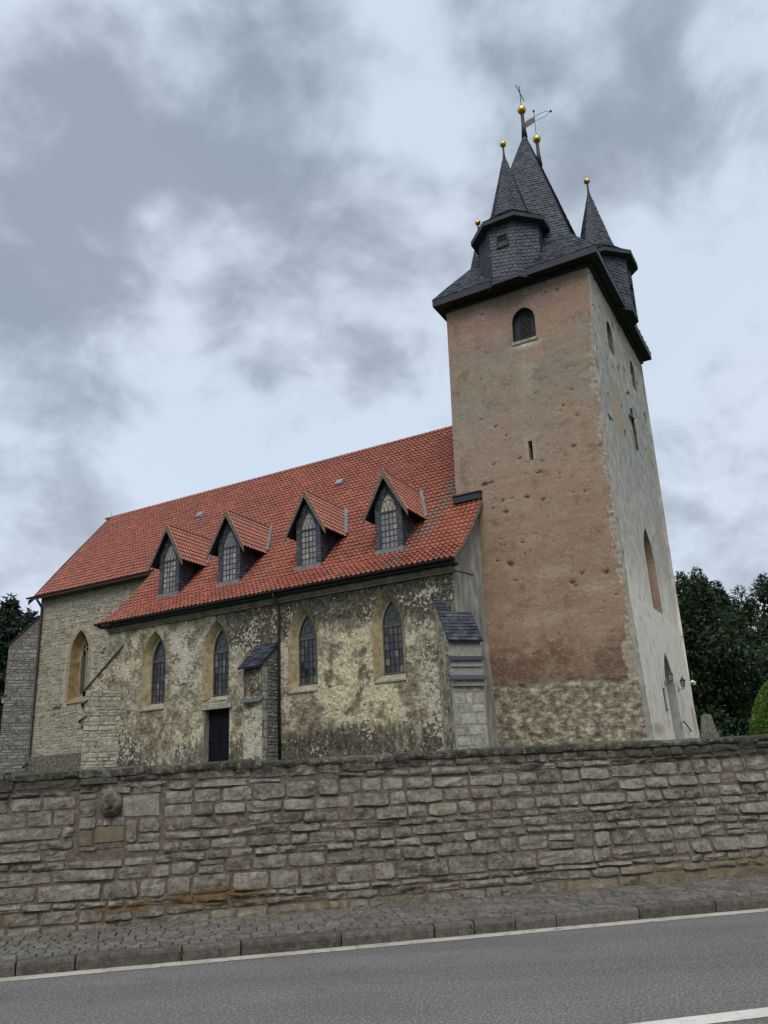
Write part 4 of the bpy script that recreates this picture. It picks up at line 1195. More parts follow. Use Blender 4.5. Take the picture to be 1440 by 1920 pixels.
# ------------------------------------------------------------------ nave and choir walls
WIN = [(8.50, 'w'), (12.42, 'w'), (16.87, 'w'), (20.40, 'w')]
N_OPEN = [dict(s0=c - .70, s1=c + .70, sill=2.62, spring=4.72, apex=6.02) for c, _ in WIN]
N_OPEN.append(dict(s0=16.10, s1=17.42, sill=-.4, spring=2.27, apex=None))
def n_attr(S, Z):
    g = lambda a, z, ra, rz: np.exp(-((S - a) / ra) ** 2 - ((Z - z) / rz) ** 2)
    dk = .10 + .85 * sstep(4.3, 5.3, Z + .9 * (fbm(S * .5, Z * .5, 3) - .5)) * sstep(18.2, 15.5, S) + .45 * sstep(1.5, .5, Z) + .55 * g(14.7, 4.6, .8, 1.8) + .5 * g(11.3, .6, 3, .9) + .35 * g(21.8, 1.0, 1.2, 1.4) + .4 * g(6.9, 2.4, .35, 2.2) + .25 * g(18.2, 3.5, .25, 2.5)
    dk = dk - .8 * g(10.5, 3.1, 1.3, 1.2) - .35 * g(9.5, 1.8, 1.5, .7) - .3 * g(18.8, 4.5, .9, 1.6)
    oc = .12 + .95 * g(10.4, 3.1, 1.6, 1.3) + .4 * g(9, 1.6, 2, 1) + .35 * g(20.6, 5.8, 1.5, .8) + .25 * g(22.3, 4.2, .7, 1.5) + .3 * g(17.0, 1.2, 2, .7)
    wh = .0 + .62 * g(18.75, 4.7, .8, 1.6) + .45 * g(15.2, 4.9, .9, .8) + .45 * g(6.6, 2.4, .8, 2.2) + .28 * g(13.2, 4.0, .5, 1.8) + .2 * g(20.5, .8, 2.2, .7) + .22 * g(7.1, 5.9, .8, .6) + .18 * g(14.6, 1.2, .5, 1.2) + .12
    return dict(dk=dk, oc=oc, wh=wh)
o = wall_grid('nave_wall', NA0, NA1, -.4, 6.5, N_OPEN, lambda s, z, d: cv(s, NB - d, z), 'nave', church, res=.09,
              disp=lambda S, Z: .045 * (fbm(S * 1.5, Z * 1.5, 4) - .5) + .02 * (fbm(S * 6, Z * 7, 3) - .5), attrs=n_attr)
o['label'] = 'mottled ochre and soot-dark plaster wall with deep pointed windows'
# end wall of the nave beside the tower, its top under the verge
_pb = [p[0] for p in PROF]; _pz = [p[1] for p in PROF]
roof_z = lambda b: np.interp(b, _pb, _pz)
def gtop(s): return roof_z(np.asarray(s, float)) - .12
gtop.cuts = [-2.4, -1.4]
o = wall_grid('nave_wall', NB, 0.3, -.4, gtop, [], lambda s, z, d: cv(NA0 - d, s, z), 'greyr', church, res=.1,
              disp=lambda S, Z: .03 * (fbm(S * 1.5, Z * 1.5, 4) - .5))
o['label'] = 'grey rendered end wall of the nave against the tower'
wall_grid('nave_wall', NB, CB, -.4, gtop, [], lambda s, z, d: cv(NA1 + d, s, z), 'nave', church, res=.3, attrs=lambda S, Z: dict(dk=S * 0 + .4, oc=S * 0, wh=S * 0))
mb = MB()
mb.poly([cv(CA1, CB, -.4), cv(CA1, 10.3, -.4), cv(CA1, 10.3, 10.1), cv(CA1, RB, 15.9), cv(CA1, CB, 10.1)])
mb.poly([cv(CA1, 10.3, -.4), cv(6.5, 10.3, -.4), cv(6.5, 10.3, 10.1), cv(CA1, 10.3, 10.1)])
mb.build('choir_wall', 'cmortar', church)

def make_window(c, hw, sill, spring, apex, T, fmat, bmat, gmat, cols, rows, parent, style, fw=.055, name='window', label=None):
    """T(s, z, d): d towards the viewer. frame mesh is the part, panes and bars its sub-parts"""
    mb = MB()
    mb.ring(outline(c, hw, sill, spring, apex, 8), outline(c, hw - fw, sill + fw, spring, apex - fw * 1.25, 8), lambda s, z: T(s, z, .05), lambda s, z: T(s, z, -.05))
    mb.hexa([T(c - hw + fw, spring - .035, .045), T(c + hw - fw, spring - .035, .045), T(c + hw - fw, spring + .035, .045), T(c - hw + fw, spring + .035, .045)],
            [T(c - hw + fw, spring - .035, -.04), T(c + hw - fw, spring - .035, -.04), T(c + hw - fw, spring + .035, -.04), T(c - hw + fw, spring + .035, -.04)])
    w_ = mb.build(name, fmat, parent)
    if label: w_['label'] = label
    iw = hw - fw; z0 = sill + fw; z1 = spring - .035
    bars = MB()
    bt = .011
    for i in range(1, cols):
        s = c - iw + 2 * iw * i / cols
        k = bt * (2.2 if (cols % 2 == 0 and i == cols // 2) else 1)
        bars.hexa([T(s - k, z0, .02), T(s + k, z0, .02), T(s + k, z1, .02), T(s - k, z1, .02)], [T(s - k, z0, -.015), T(s + k, z0, -.015), T(s + k, z1, -.015), T(s - k, z1, -.015)])
    for j in range(1, rows):
        z = z0 + (z1 - z0) * j / rows
        k = bt * (1.9 if j == rows // 2 else 1)
        bars.hexa([T(c - iw, z - k, .018), T(c + iw, z - k, .018), T(c + iw, z + k, .018), T(c - iw, z + k, .018)], [T(c - iw, z - k, -.013), T(c + iw, z - k, -.013), T(c + iw, z + k, -.013), T(c - iw, z + k, -.013)])
    # head of the window
    zh = spring + .035; ah = apex - fw * 1.25
    def bar_path(pts, r=.011): bars.tube([T(s, z, .0) for s, z in pts], r, 5)
    if style == 'roundel':
        rc = zh + (ah - zh) * .42; rr = iw * .44
        bar_path([(c + rr * math.cos(t_), rc + rr * math.sin(t_)) for t_ in np.linspace(0, 2 * math.pi, 17)], .012)
        for an in (0.2, 2.94, 4.0, 5.42): bar_path([(c + rr * math.cos(an), rc + rr * math.sin(an)), (c + rr * 2.0 * math.cos(an), max(zh, rc + rr * 1.9 * math.sin(an)))])
        bar_path([(c, rc + rr), (c, ah)])
    else:
        for sgn in (-1, 1):
            bar_path([(c + sgn * iw * x_, zh + (ah - zh) * y_) for x_, y_ in ((0, 0), (.10, .28), (.30, .52), (.55, .66))])
            bar_path([(c + sgn * iw * x_, zh + (ah - zh) * y_) for x_, y_ in ((.97, .02), (.86, .3), (.5, .55), (0, .66))])
            bar_path([(c + sgn * iw * x_, zh + (ah - zh) * y_) for x_, y_ in ((.5, 0), (.44, .2), (.3, .34))])
            bar_path([(c + sgn * iw * x_, zh + (ah - zh) * y_) for x_, y_ in ((.5, 0), (.58, .2), (.74, .36))])
    bars.build('glazing_bars', bmat, w_)
    for i in range(cols):
        for j in range(rows):
            s0 = c - iw + 2 * iw * i / cols; s1 = c - iw + 2 * iw * (i + 1) / cols
            za = z0 + (z1 - z0) * j / rows; zb = z0 + (z1 - z0) * (j + 1) / rows
            tx, ty = rng.uniform(-.006, .006), rng.uniform(-.005, .005)
            q = [(s0, za, -tx - ty), (s1, za, tx - ty), (s1, zb, tx + ty), (s0, zb, -tx + ty)]
            MB().hexa([T(s, z, d - .012) for s, z, d in q], [T(s, z, d - .004) for s, z, d in q]).build('pane', gmat, w_, rnd=rng.random())
    hp = [(c - iw, zh)] + outline(c, iw, spring, spring, ah, 8)[2:-2] + [(c + iw, zh)]
    MB().hexa([T(s, z, -.014) for s, z in hp], [T(s, z, -.006) for s, z in hp]).build('pane', gmat, w_, rnd=rng.uniform(.1, .5))
    return w_
for i, (c, _) in enumerate(WIN):
    dep = .42
    T = lambda s, z, d: cv(s, NB + dep - d, z)
    w_ = make_window(c, .45, 2.86, 4.70, 5.70, T, 'frame', 'bar', 'glass', 4, 6, church, 'roundel')
    outer = outline(c, .70, 2.62, 4.72, 6.02, 10); inner = outline(c, .46, 2.85, 4.70, 5.72, 10)
    reveal('reveal', outer, inner, lambda s, z: cv(s, NB - .02, z), lambda s, z: cv(s, NB + dep, z), 'reveal', w_, close_sill=False, smooth=False)
    lip = MB(); lip.ring(outline(c, .49, 2.86, 4.70, 5.77, 10), outline(c, .445, 2.86, 4.70, 5.695, 10), lambda s, z: cv(s, NB + dep - .07, z), lambda s, z: cv(s, NB + dep + .02, z))
    lip.build('plaster_rim', 'sill', w_)
    ss = MB()
    zo = 2.60 if i != 2 else 2.50
    ss.hexa([cv(c - .69, NB - .05, zo - .07), cv(c + .69, NB - .05, zo - .07), cv(c + .46, NB + dep, zo - .07), cv(c - .46, NB + dep, zo - .07)],
            [cv(c - .69, NB - .05, zo), cv(c + .69, NB - .05, zo), cv(c + .46, NB + dep, 2.87), cv(c - .46, NB + dep, 2.87)])
    ss.build('sill', 'sill', w_)
    back_plane('dark_interior', outline(c, .5, 2.8, 4.7, 5.75, 8), lambda s, z: cv(s, NB + dep + .06, z), 'dark', w_)
# door under the third window
dr = MB()
dr.hexa([cv(16.10, NB + .30, -.3), cv(17.42, NB + .30, -.3), cv(17.42, NB + .36, -.3), cv(16.10, NB + .36, -.3)], [cv(16.10, NB + .30, 2.27), cv(17.42, NB + .30, 2.27), cv(17.42, NB + .36, 2.27), cv(16.10, NB + .36, 2.27)])
door = dr.build('door', 'door', church); door['label'] = 'dark double-leaf plank door below a window'
for s0, s1 in ((16.13, 16.755), (16.775, 17.40)):
    mb = MB()
    n_ = 4
    for k in range(n_):
        a0 = s0 + (s1 - s0) * k / n_ + .006; a1 = s0 + (s1 - s0) * (k + 1) / n_ - .006
        mb.box(a0, a1, NB + .265, NB + .305, -.3, 2.22, cv)
    mb.box(s0, s1, NB + .25, NB + .27, .92, 1.02, cv); mb.box(s0, s1, NB + .25, NB + .27, 1.95, 2.07, cv); mb.box(s0, s1, NB + .25, NB + .27, 0.0, .12, cv)
    mb.build('door_leaf', 'door', door)
MB().box(16.78, 16.95, NB + .225, NB + .245, 1.06, 1.09, cv).build('handle', 'iron', door)
mb = MB()
mb.poly([cv(17.42, NB - .02, -.3), cv(17.42, NB + .3, -.3), cv(17.42, NB + .3, 2.27), cv(17.42, NB - .02, 2.27)])
mb.poly([cv(16.10, NB - .02, -.3), cv(16.10, NB + .3, -.3), cv(16.10, NB + .3, 2.27), cv(16.10, NB - .02, 2.27)])
mb.poly([cv(16.10, NB - .02, 2.27), cv(17.42, NB - .02, 2.27), cv(17.42, NB + .3, 2.27), cv(16.10, NB + .3, 2.27)])
mb.build('door_jamb', 'greyr', door)
MB().box(15.98, 17.56, NB - .055, NB + .1, 2.275, 2.46, cv).build('lintel', 'sill', door)
# cornice, gutter, downpipes
MB().box(NA0 - .03, NA1 + .05, NB - .14, NB + .2, 6.36, 6.52, cv).box(NA0 - .03, NA1 + .05, NB - .09, NB + .2, 6.27, 6.36, cv).build('cornice', 'cornice', church)
MB().box(5.42, 23.58, -3.5, NB + .1, 6.52, 6.62, cv).build('eaves_board', 'soffit', church)
def half_gutter(a0, a1, b, z, r):
    V = []; F = []
    n_ = 8
    for a in (a0, a1):
        for k in range(n_ + 1):
            t_ = math.pi * k / n_
            V.append(cv(a, b - r * math.cos(t_), z - r * math.sin(t_)))
        for k in range(n_ + 1):
            t_ = math.pi * k / n_
            V.append(cv(a, b - (r - .012) * math.cos(t_), z - (r - .012) * math.sin(t_)))
    m_ = 2 * (n_ + 1)
    for k in range(n_):
        F.append((k, k + 1, m_ + k + 1, m_ + k)); F.append((n_ + 1 + k, m_ + n_ + 1 + k, m_ + n_ + 2 + k, n_ + 2 + k))
        for e in (0, m_): F.append((e + k, e + k + 1, e + n_ + 2 + k, e + n_ + 1 + k))
    F.append((0, m_, m_ + n_ + 1, n_ + 1)); F.append((n_, n_ + n_ + 1, m_ + 2 * n_ + 1, m_ + n_))
    return V, F
V, F = half_gutter(5.30, 23.68, -3.6, 6.70, .095); mesh_obj('gutter', V, F, 'gutter', church)
V, F = half_gutter(23.7, 32.95, -.22, 9.98, .085); mesh_obj('gutter', V, F, 'gutter', church)
p_ = MB().tube([cv(13.52, -3.58, 6.62), cv(13.52, -3.55, 6.5), cv(13.52, -3.24, 6.12), cv(13.52, -3.21, 5.95), cv(13.52, -3.21, -.3)], .058, 10).build('downpipe', 'pipe', church, smooth=True)
mb = MB()
for z in (5.6, 3.6, 1.6): mb.tube([cv(13.52, -3.21, z), cv(13.52, -3.21, z + .05)], .07, 10)
mb.build('pipe_clip', 'iron', p_)
p_ = MB().tube([cv(32.16, -.2, 9.9), cv(32.16, -.16, 9.75), cv(32.16, .17, 9.4), cv(32.16, .18, 9.2), cv(32.16, .18, 1.1), cv(32.16, -.15, .8)], .065, 10).build('downpipe', 'pipe', church, smooth=True)
mb = MB()
for z in (8.4, 6.0, 3.4): mb.tube([cv(32.16, .18, z), cv(32.16, .18, z + .06)], .08, 10)
mb.build('pipe_clip', 'iron', p_)
MB().tube([cv(5.55, NB - .1, 6.30), cv(5.2, NB + .25, 6.22), cv(5.05, NB + .5, 6.15)], .03, 6).build('overflow_pipe', 'iron', church)

# choir: rubble blocks standing proud of their mortar
CO = dict(s0=28.34, s1=29.70, sill=4.0, spring=6.45, apex=7.72)
wall_grid('choir_wall', NA1 - .3, CA1, -.4, 9.98, [CO], lambda s, z, d: cv(s, CB - d, z), 'cmortar', church, res=.12, disp=lambda S, Z: .03 * (fbm(S * 3, Z * 3, 4) - .5))
cst = []
for (a0, a1, z0, z1) in course_stones(NA1, CA1, 1.35, 9.9, .075, .19, .16, .55, .028, split=.25):
    c = (a0 + a1) / 2; zc = (z0 + z1) / 2
    if a1 > CO['s0'] - .24 and a0 < CO['s1'] + .24 and z1 > CO['sill'] - .22 and z0 < CO['apex'] + .2:
        if z0 < CO['spring'] or abs(c - 29.02) < .95 * (1.0 - .55 * (zc - CO['spring']) / 1.3) + .15: continue
    if rng.random() < .06: continue
    p = stone_piece(a0, a1, z0, z1, lambda s, z, d: cv(s, CB - d, z), proud=rng.uniform(.002, .03), nx=4, nz=3, rough=.012, edge=.03, rect=1.0)
    cst.append(p)
def ckey(p): return np.linalg.norm(np.array(p['c']) - np.array([29.5, 3.5])) - 6 * p['area']
cwall = bpy.data.objects['choir_wall.001'] if 'choir_wall.001' in bpy.data.objects else church
cwall['label'] = 'coursed pale rubble wall of the choir with one tall window'
emit('stone', 'stones', cst, 130, 'cstone', cwall, key=ckey)
MB().box(NA1 - .2, CA1 + .1, CB - .16, CB + .1, -.4, 1.32, cv).build('plinth', 'coping', church)
T = lambda s, z, d: cv(s, CB + .55 - d, z)
cw = MB()
cw.ring(outline(29.02, .47, 4.3, 6.4, 7.5, 8), outline(29.02, .39, 4.38, 6.4, 7.4, 8), lambda s, z: T(s, z, .08), lambda s, z: T(s, z, -.05))
for z in (4.38,):
    cw.hexa([T(29.02 - .035, z, .06), T(29.02 + .035, z, .06), T(29.02 + .035, z, -.03), T(29.02 - .035, z, -.03)], [T(29.02 - .035, 6.5, .06), T(29.02 + .035, 6.5, .06), T(29.02 + .035, 6.5, -.03), T(29.02 - .035, 6.5, -.03)])
for sg in (-1, 1):
    pts = [(29.02 + sg * x, z) for x, z in ((.02, 6.4), (.06, 6.62), (.2, 6.82), (.34, 6.62), (.39, 6.4))]
    cw.tube([T(s, z, .02) for s, z in pts], .035, 6)
cw.tube([T(29.02 + .17 * math.cos(t_), 7.0 + .17 * math.sin(t_), .02) for t_ in np.linspace(0, 2 * math.pi, 13)], .03, 6)
cwo = cw.build('window', 'tracery', church); cwo['label'] = 'tall pointed choir window with stone tracery'
for s0, s1 in ((29.02 - .40, 29.02 - .02), (29.02 + .02, 29.02 + .40)):
    MB().hexa([T(s0, 4.35, -.02), T(s1, 4.35, -.02), T(s1, 6.45, -.02), T(s0, 6.45, -.02)], [T(s0, 4.35, -.012), T(s1, 4.35, -.012), T(s1, 6.45, -.012), T(s0, 6.45, -.012)]).build('pane', 'glass', cwo, rnd=.1)
hp = outline(29.02, .4, 6.45, 6.46, 7.42, 8)
MB().hexa([T(s, z, -.022) for s, z in hp], [T(s, z, -.014) for s, z in hp]).build('pane', 'glass', cwo, rnd=.2)
reveal('reveal', outline(29.02, .68, 4.0, 6.45, 7.72, 10), outline(29.02, .46, 4.3, 6.4, 7.5, 10), lambda s, z: cv(s, CB - .03, z), lambda s, z: cv(s, CB + .55, z), 'sand', cwo, close_sill=True)
ash = MB()
oo = outline(29.02, .86, 4.0, 6.45, 7.95, 10); ii = outline(29.02, .67, 4.0, 6.45, 7.71, 10)
for k in range(len(oo) - 1):
    if k in (0, len(oo) - 2):
        n_ = 6
        for j in range(n_):
            f0, f1 = j / n_ + .006, (j + 1) / n_ - .006
            L = lambda p, q, t_: (p[0] + (q[0] - p[0]) * t_, p[1] + (q[1] - p[1]) * t_)
            w_ = rng.uniform(-.04, .06) * (1 if k else -1)
            q = [L(oo[k], oo[k + 1], f0), L(oo[k], oo[k + 1], f1), L(ii[k], ii[k + 1], f1), L(ii[k], ii[k + 1], f0)]
            q[0] = (q[0][0] + w_, q[0][1]); q[1] = (q[1][0] + w_, q[1][1])
            ash.hexa([cv(s, CB - .028, z) for s, z in q], [cv(s, CB + .02, z) for s, z in q])
    elif k % 2 == 1:
        q = [oo[k], oo[min(k + 2, len(oo) - 1)], ii[min(k + 2, len(oo) - 1)], ii[k]]
        q = [oo[k], oo[k + 1], ii[k + 1], ii[k]]
        ash.hexa([cv(s, CB - .028, z) for s, z in q], [cv(s, CB + .02, z) for s, z in q])
    else:
        q = [oo[k], oo[k + 1], ii[k + 1], ii[k]]
        ash.hexa([cv(s, CB - .024, z) for s, z in q], [cv(s, CB + .02, z) for s, z in q])
ash.build('ashlar_surround', 'tracery', cwo)
MB().hexa([cv(29.72, CB - .08, 3.86), cv(28.32, CB - .08, 3.86), cv(28.32, CB + .3, 3.86), cv(29.72, CB + .3, 3.86)], [cv(29.72, CB - .08, 3.98), cv(28.32, CB - .08, 3.98), cv(28.5, CB + .3, 4.12), cv(29.5, CB + .3, 4.12)]).build('sill', 'tracery', cwo)
# small niche and iron anchor on the choir
MB().box(30.15, 30.75, CB - .10, CB + .05, 3.78, 3.9, cv).box(30.2, 30.7, CB - .06, CB + .05, 3.42, 3.52, cv).build('stone_ledge', 'cstone', church)
sa, sz_ = on_S((195, 1219), CB)
pts = [(-.17, -.06), (-.12, -.12), (0, -.1), (.02, 0), (.04, .1), (.15, .12), (.2, .05)]
MB().tube([cv(sa - x, CB - .05, sz_ + z) for x, z in pts], .022, 6).build('wall_anchor', 'rust', church)

# ------------------------------------------------------------------ buttresses
def slab_slates(name, quad, parent, w=.26, e=.17, mat='slate', limit=60):
    """a sloping slab of slates: quad = 4 points, lower edge first"""
    out = []
    f_ = [Vector(p) for p in quad]
    n_ = (f_[1] - f_[0]).cross(f_[2] - f_[0])
    if n_.z < 0: f_ = f_[::-1]
    slates_on(f_, out, w=w, e=e, thick=.014, scal=False)
    for p in out: mesh_obj('slate', p['v'], p['f'], mat, parent, rnd=p['rnd'])
def diag_buttress(C, out, side, cutr, hw, tf, ze, zt_, tt, steps, label, left_mat, front_mat, right_mat, stone_faces, base_z=-.4, slab_over=.13):
    B = lambda t, s, z: cv(C[0] + out[0] * t + side[0] * s, C[1] + out[1] * t + side[1] * s, z)
    mb = MB()
    slope = (zt_ - ze) / (tf - tt)
    prof = [(-1.0, base_z), (tf, base_z), (tf, ze), (-1.0, ze + slope * (tf + 1.0))]
    bt = empty('buttress', parent=church)
    bt['label'] = label
    for nm, s, mt in (('side_wall', -hw, left_mat), ('side_wall', hw, right_mat)):
        n_ = 14
        V = []; F = []
        ts = np.linspace(-1.0, tf, n_)
        for t_ in ts:
            top = ze + slope * (tf - (max(t_, -.12) if (cutr and s > 0) else t_))
            for k in range(26): V.append(B(t_, s * (1 + .0), base_z + (top - base_z) * k / 25))
        for i in range(n_ - 1):
            for k in range(25):
                a = i * 26 + k; F.append((a, a + 26, a + 27, a + 1))
        mesh_obj(nm, V, F, mt, bt, attrs=dict(dk=.35, oc=.2, wh=.30), rnd=.4)
    mesh_obj('front_wall', [B(tf, -hw, base_z), B(tf, hw, base_z), B(tf, hw, ze), B(tf, -hw, ze)], [(0, 1, 2, 3)], front_mat, bt, rnd=.5)
    # sloping slate slab
    tl = tf + slab_over; zl = ze - slope * slab_over + .05
    tu = tt - .25; zu = ze + slope * (tf - tu) + .05
    so2 = hw + .05
    zz_ = lambda t_: ze + slope * (tf - t_) + .05
    pl2 = [(tl, -so2), (tl, so2), (tu, so2), (tu, -so2)] if not cutr else [(tl, -so2), (tl, so2), (-.12, so2), (-.05, .1), (tu, -so2)]
    MB().hexa([B(t_, s_, zz_(t_) - .05) for t_, s_ in pl2], [B(t_, s_, zz_(t_)) for t_, s_ in pl2]).build('coping', 'slate_back', bt)
    if cutr:
        slab_slates('slate', [B(t_, s_, zz_(t_) + .002) for t_, s_ in ((tl, -so2), (tl, .1), (-.05, .1), (tu, -so2))], bt)
        slab_slates('slate', [B(t_, s_, zz_(t_) + .002) for t_, s_ in ((tl, .1), (tl, so2), (-.12, so2), (-.05, .1))], bt)
        MB().tube([B(tu + .1, -so2 + .1, zz_(tu + .1) + .03), B(-.03, .02, zz_(-.03) + .03), B(-.1, .2, zz_(-.1) + .06)], .022, 6).build('flashing', 'lead', bt)
    else:
        slab_slates('slate', [B(t_, s_, zz_(t_) + .002) for t_, s_ in pl2], bt)
    for (ts_, zs, ov, mt) in steps:
        MB().hexa([B(tf - .2, -hw + .012, zs - .30), B(ts_, -hw + .012, zs - .30), B(ts_, hw - .012, zs - .30), B(tf - .2, hw - .012, zs - .30)], [B(tf - .2, -hw + .012, zs), B(ts_, -hw + .012, zs), B(ts_, hw - .012, zs), B(tf - .2, hw - .012, zs)]).build('weathering', front_mat, bt, rnd=.6)
        MB().hexa([B(ts_ + ov, -hw - .06, zs - .10), B(ts_ + ov, hw + .06, zs - .10), B(tf - .12, hw + .06, zs + .12), B(tf - .12, -hw - .06, zs + .12)], [B(ts_ + ov, -hw - .06, zs - .05), B(ts_ + ov, hw + .06, zs - .05), B(tf - .12, hw + .06, zs + .17), B(tf - .12, -hw - .06, zs + .17)]).build('drip_slab', 'slate', bt, rnd=.8)
    st = []
    for (face, z0, z1, hm, hx, wm_, wx, mt, gap, prd) in stone_faces:
        if face == 'front': P = lambda s, z, d: B(tf + d, s, z); a0, a1 = -hw + .02, hw - .02
        elif face == 'right': P = lambda s, z, d: B(tf - s, hw + d, z); a0, a1 = .0, tf + .75
        else: P = lambda s, z, d: B(tf - s, -hw - d, z); a0, a1 = .0, tf + .8
        for (s0, s1, za, zb) in course_stones(a0, a1, z0, z1, hm, hx, wm_, wx, gap, .1):
            top = ze + slope * (s0 if face != 'front' else 0) - .1
            if zb > top: continue
            p = stone_piece(s0, s1, za, zb, P, proud=rng.uniform(.2, 1) * prd, nx=4, nz=3, rough=.012, edge=.02)
            mesh_obj('stone', p['v'], p['f'], mt, bt, rnd=p['rnd'])
    return bt
q2 = math.sqrt(.5)
diag_buttress((NA0, NB), (-q2, -q2), (-q2, q2), True, .61, .62, 3.72, 5.50, -.62, [(.68, 2.98, .10, None), (.74, 2.30, .10, None)], 'diagonal buttress with slate cap and two drip slabs beside the tower',
              'nave', 'bmortar', 'greyr', [('front', -.3, 2.15, .22, .42, .2, .5, 'bstone', .05, .022)])
diag_buttress((NA1, NB), (q2, -q2), (-q2, -q2), False, .64, .86, 3.62, 5.60, -.67, [(.92, 3.05, .10, None), (.98, 2.35, .10, None)], 'diagonal buttress of grey blocks at the far nave corner',
              'gmortar', 'gmortar', 'nave', [('right', -.3, 3.6, .09, .26, .2, .7, 'bstone', .03, .03)])
diag_buttress((33.25, CB), (q2, -q2), (-q2, -q2), False, .70, .84, 7.30, 8.79, -.54, [(.95, 4.5, .12, None)], 'tall dark grey stone buttress at the choir corner',
              'gmortar', 'cmortar', 'gmortar', [('right', -.3, 8.4, .10, .24, .25, .8, 'gstone', .02, .022), ('front', -.3, 7.0, .15, .3, .3, .7, 'cstone', .03, .02)])
# straight buttress between the second and third window
bt = empty('buttress', parent=church); bt['label'] = 'stepped buttress with lean-to slate cap in the middle of the nave'
A0, A1, BF, ZE2, ZT2 = 13.60, 14.50, -4.22, 3.70, 4.62
sl2 = (ZT2 - ZE2) / (NB - BF)
V = []; F = []
for s_, mt in ((A0, 'gmortar'), (A1, 'nave')):
    MB().poly([cv(s_, NB + .05, -.4), cv(s_, BF, -.4), cv(s_, BF, ZE2), cv(s_, NB + .05, ZT2)]).build('side_wall', mt, bt, attrs=dict(dk=.5, oc=0., wh=.2), rnd=.4)
wall_grid('front_wall', A0, A1, -.4, ZE2, [], lambda s, z, d: cv(s, BF - d, z), 'nave', bt, res=.1, disp=lambda S, Z: .03 * (fbm(S * 3, Z * 3, 3) - .5),
          attrs=lambda S, Z: dict(dk=.25 + .45 * sstep(2.3, 2.6, Z) + .2 * sstep(14.2, 14.5, S), oc=S * 0 + .15, wh=.15 + .35 * sstep(2.5, 2.2, Z)))
P = lambda s, z, d: cv(A0 - d, BF + s, z)
for (s0, s1, za, zb) in course_stones(.0, .34, -.3, 3.6, .28, .45, .34, .36, .02, 0):
    p = stone_piece(s0, s1, za, zb, P, proud=.012, nx=4, nz=3, rough=.006); mesh_obj('stone', p['v'], p['f'], 'bstone', bt, rnd=p['rnd'])
for (s0, s1, za, zb) in course_stones(.38, 1.08, -.3, 4.3, .09, .2, .14, .4, .03, .1):
    if zb > ZE2 + sl2 * s0 - .1: continue
    p = stone_piece(s0, s1, za, zb, P, proud=rng.uniform(.01, .04), nx=4, nz=3, rough=.012); mesh_obj('stone', p['v'], p['f'], 'gstone', bt, rnd=p['rnd'])
lo = [cv(A0 - .06, BF - .22, ZE2 - .22 * sl2 + .06), cv(A1 + .14, BF - .22, ZE2 - .22 * sl2 + .06), cv(A1 + .14, NB + .02, ZT2 + .06), cv(A0 - .06, NB + .02, ZT2 + .06)]
MB().hexa([(x, y, z - .055) for x, y, z in lo], lo).build('coping', 'slate_back', bt)
slab_slates('slate', [(x, y, z + .002) for x, y, z in lo], bt, w=.24, e=.16)
MB().hexa([cv(A0 - .05, BF - .16, 2.20), cv(A1 + .05, BF - .16, 2.20), cv(A1 + .05, BF + .05, 2.38), cv(A0 - .05, BF + .05, 2.38)], [cv(A0 - .05, BF - .16, 2.25), cv(A1 + .05, BF - .16, 2.25), cv(A1 + .05, BF + .05, 2.43), cv(A0 - .05, BF + .05, 2.43)]).build('drip_slab', 'slate', bt, rnd=.5)

# ------------------------------------------------------------------ main roof: pantiles
pl = np.array(PROF)
seg = np.sqrt(((pl[1:] - pl[:-1]) ** 2).sum(1)); cum = np.concatenate([[0], np.cumsum(seg)])
def pos(s):
    b = np.interp(s, cum, pl[:, 0]); z = np.interp(s, cum, pl[:, 1]); return b, z
def pnorm(s):
    b0, z0 = pos(np.asarray(s) - .12); b1, z1 = pos(np.asarray(s) + .12)
    tb, tz = b1 - b0, z1 - z0; l = np.sqrt(tb * tb + tz * tz)
    return tb / l, tz / l, -tz / l, tb / l       # tangent (b,z), normal (b,z)
mr = MB()
A_W, A_E, A_C = 5.42, 23.62, 32.85
def strip(a0, a1, i0, i1, inset=.03):
    for k in range(i0, i1):
        (b0, z0), (b1, z1) = PROF[k], PROF[k + 1]
        mr.poly([cv(a0, b0, z0 - inset), cv(a1, b0, z0 - inset), cv(a1, b1, z1 - inset), cv(a0, b1, z1 - inset)])
strip(A_W, A_E, 0, 3); strip(6.45, A_C, 3, 5)
mr.poly([cv(A_E, -.18, 9.80), cv(A_C, -.18, 9.80), cv(A_C, .1, 10.07), cv(A_E, .1, 10.07)])
mr.poly([cv(6.45, RB, RZ - .03), cv(A_C, RB, RZ - .03), cv(A_C, 10.8, 9.7), cv(6.45, 10.8, 9.7)])
roof = mr.build('roof', 'underlay', church)
roof['label'] = 'long red pantile roof, greyed by lichen beside the tower'
TW_, TL, TE = .225, .37, .310
cs_u = np.array([0, .14, .30, .46, .62, .80, 1.03]); cs_h = np.array([.000, .040, .064, .054, .018, .000, .016])
def tile_verts(a_left, origin, tan, nrm, up_h=0.0):
    """one pantile: origin = lower edge point (b,z) ; runs along +a (local) ; returns 21 points in (a,b,z)"""
    V = []
    for (s, off, dh) in ((0.0, .062, 0.0), (0.0, .036, 0.0), (TL, .000, 0.0)):
        for u, h in zip(cs_u, cs_h):
            hh = h + off
            V.append((a_left + u * TW_, origin[0] + tan[0] * s + nrm[0] * hh, origin[1] + tan[1] * s + nrm[1] * hh))
    return V
TF = [(k, k + 1, 14 + k + 1, 14 + k) for k in range(6)] + [(7 + k, 7 + k + 1, k + 1, k) for k in range(6)]
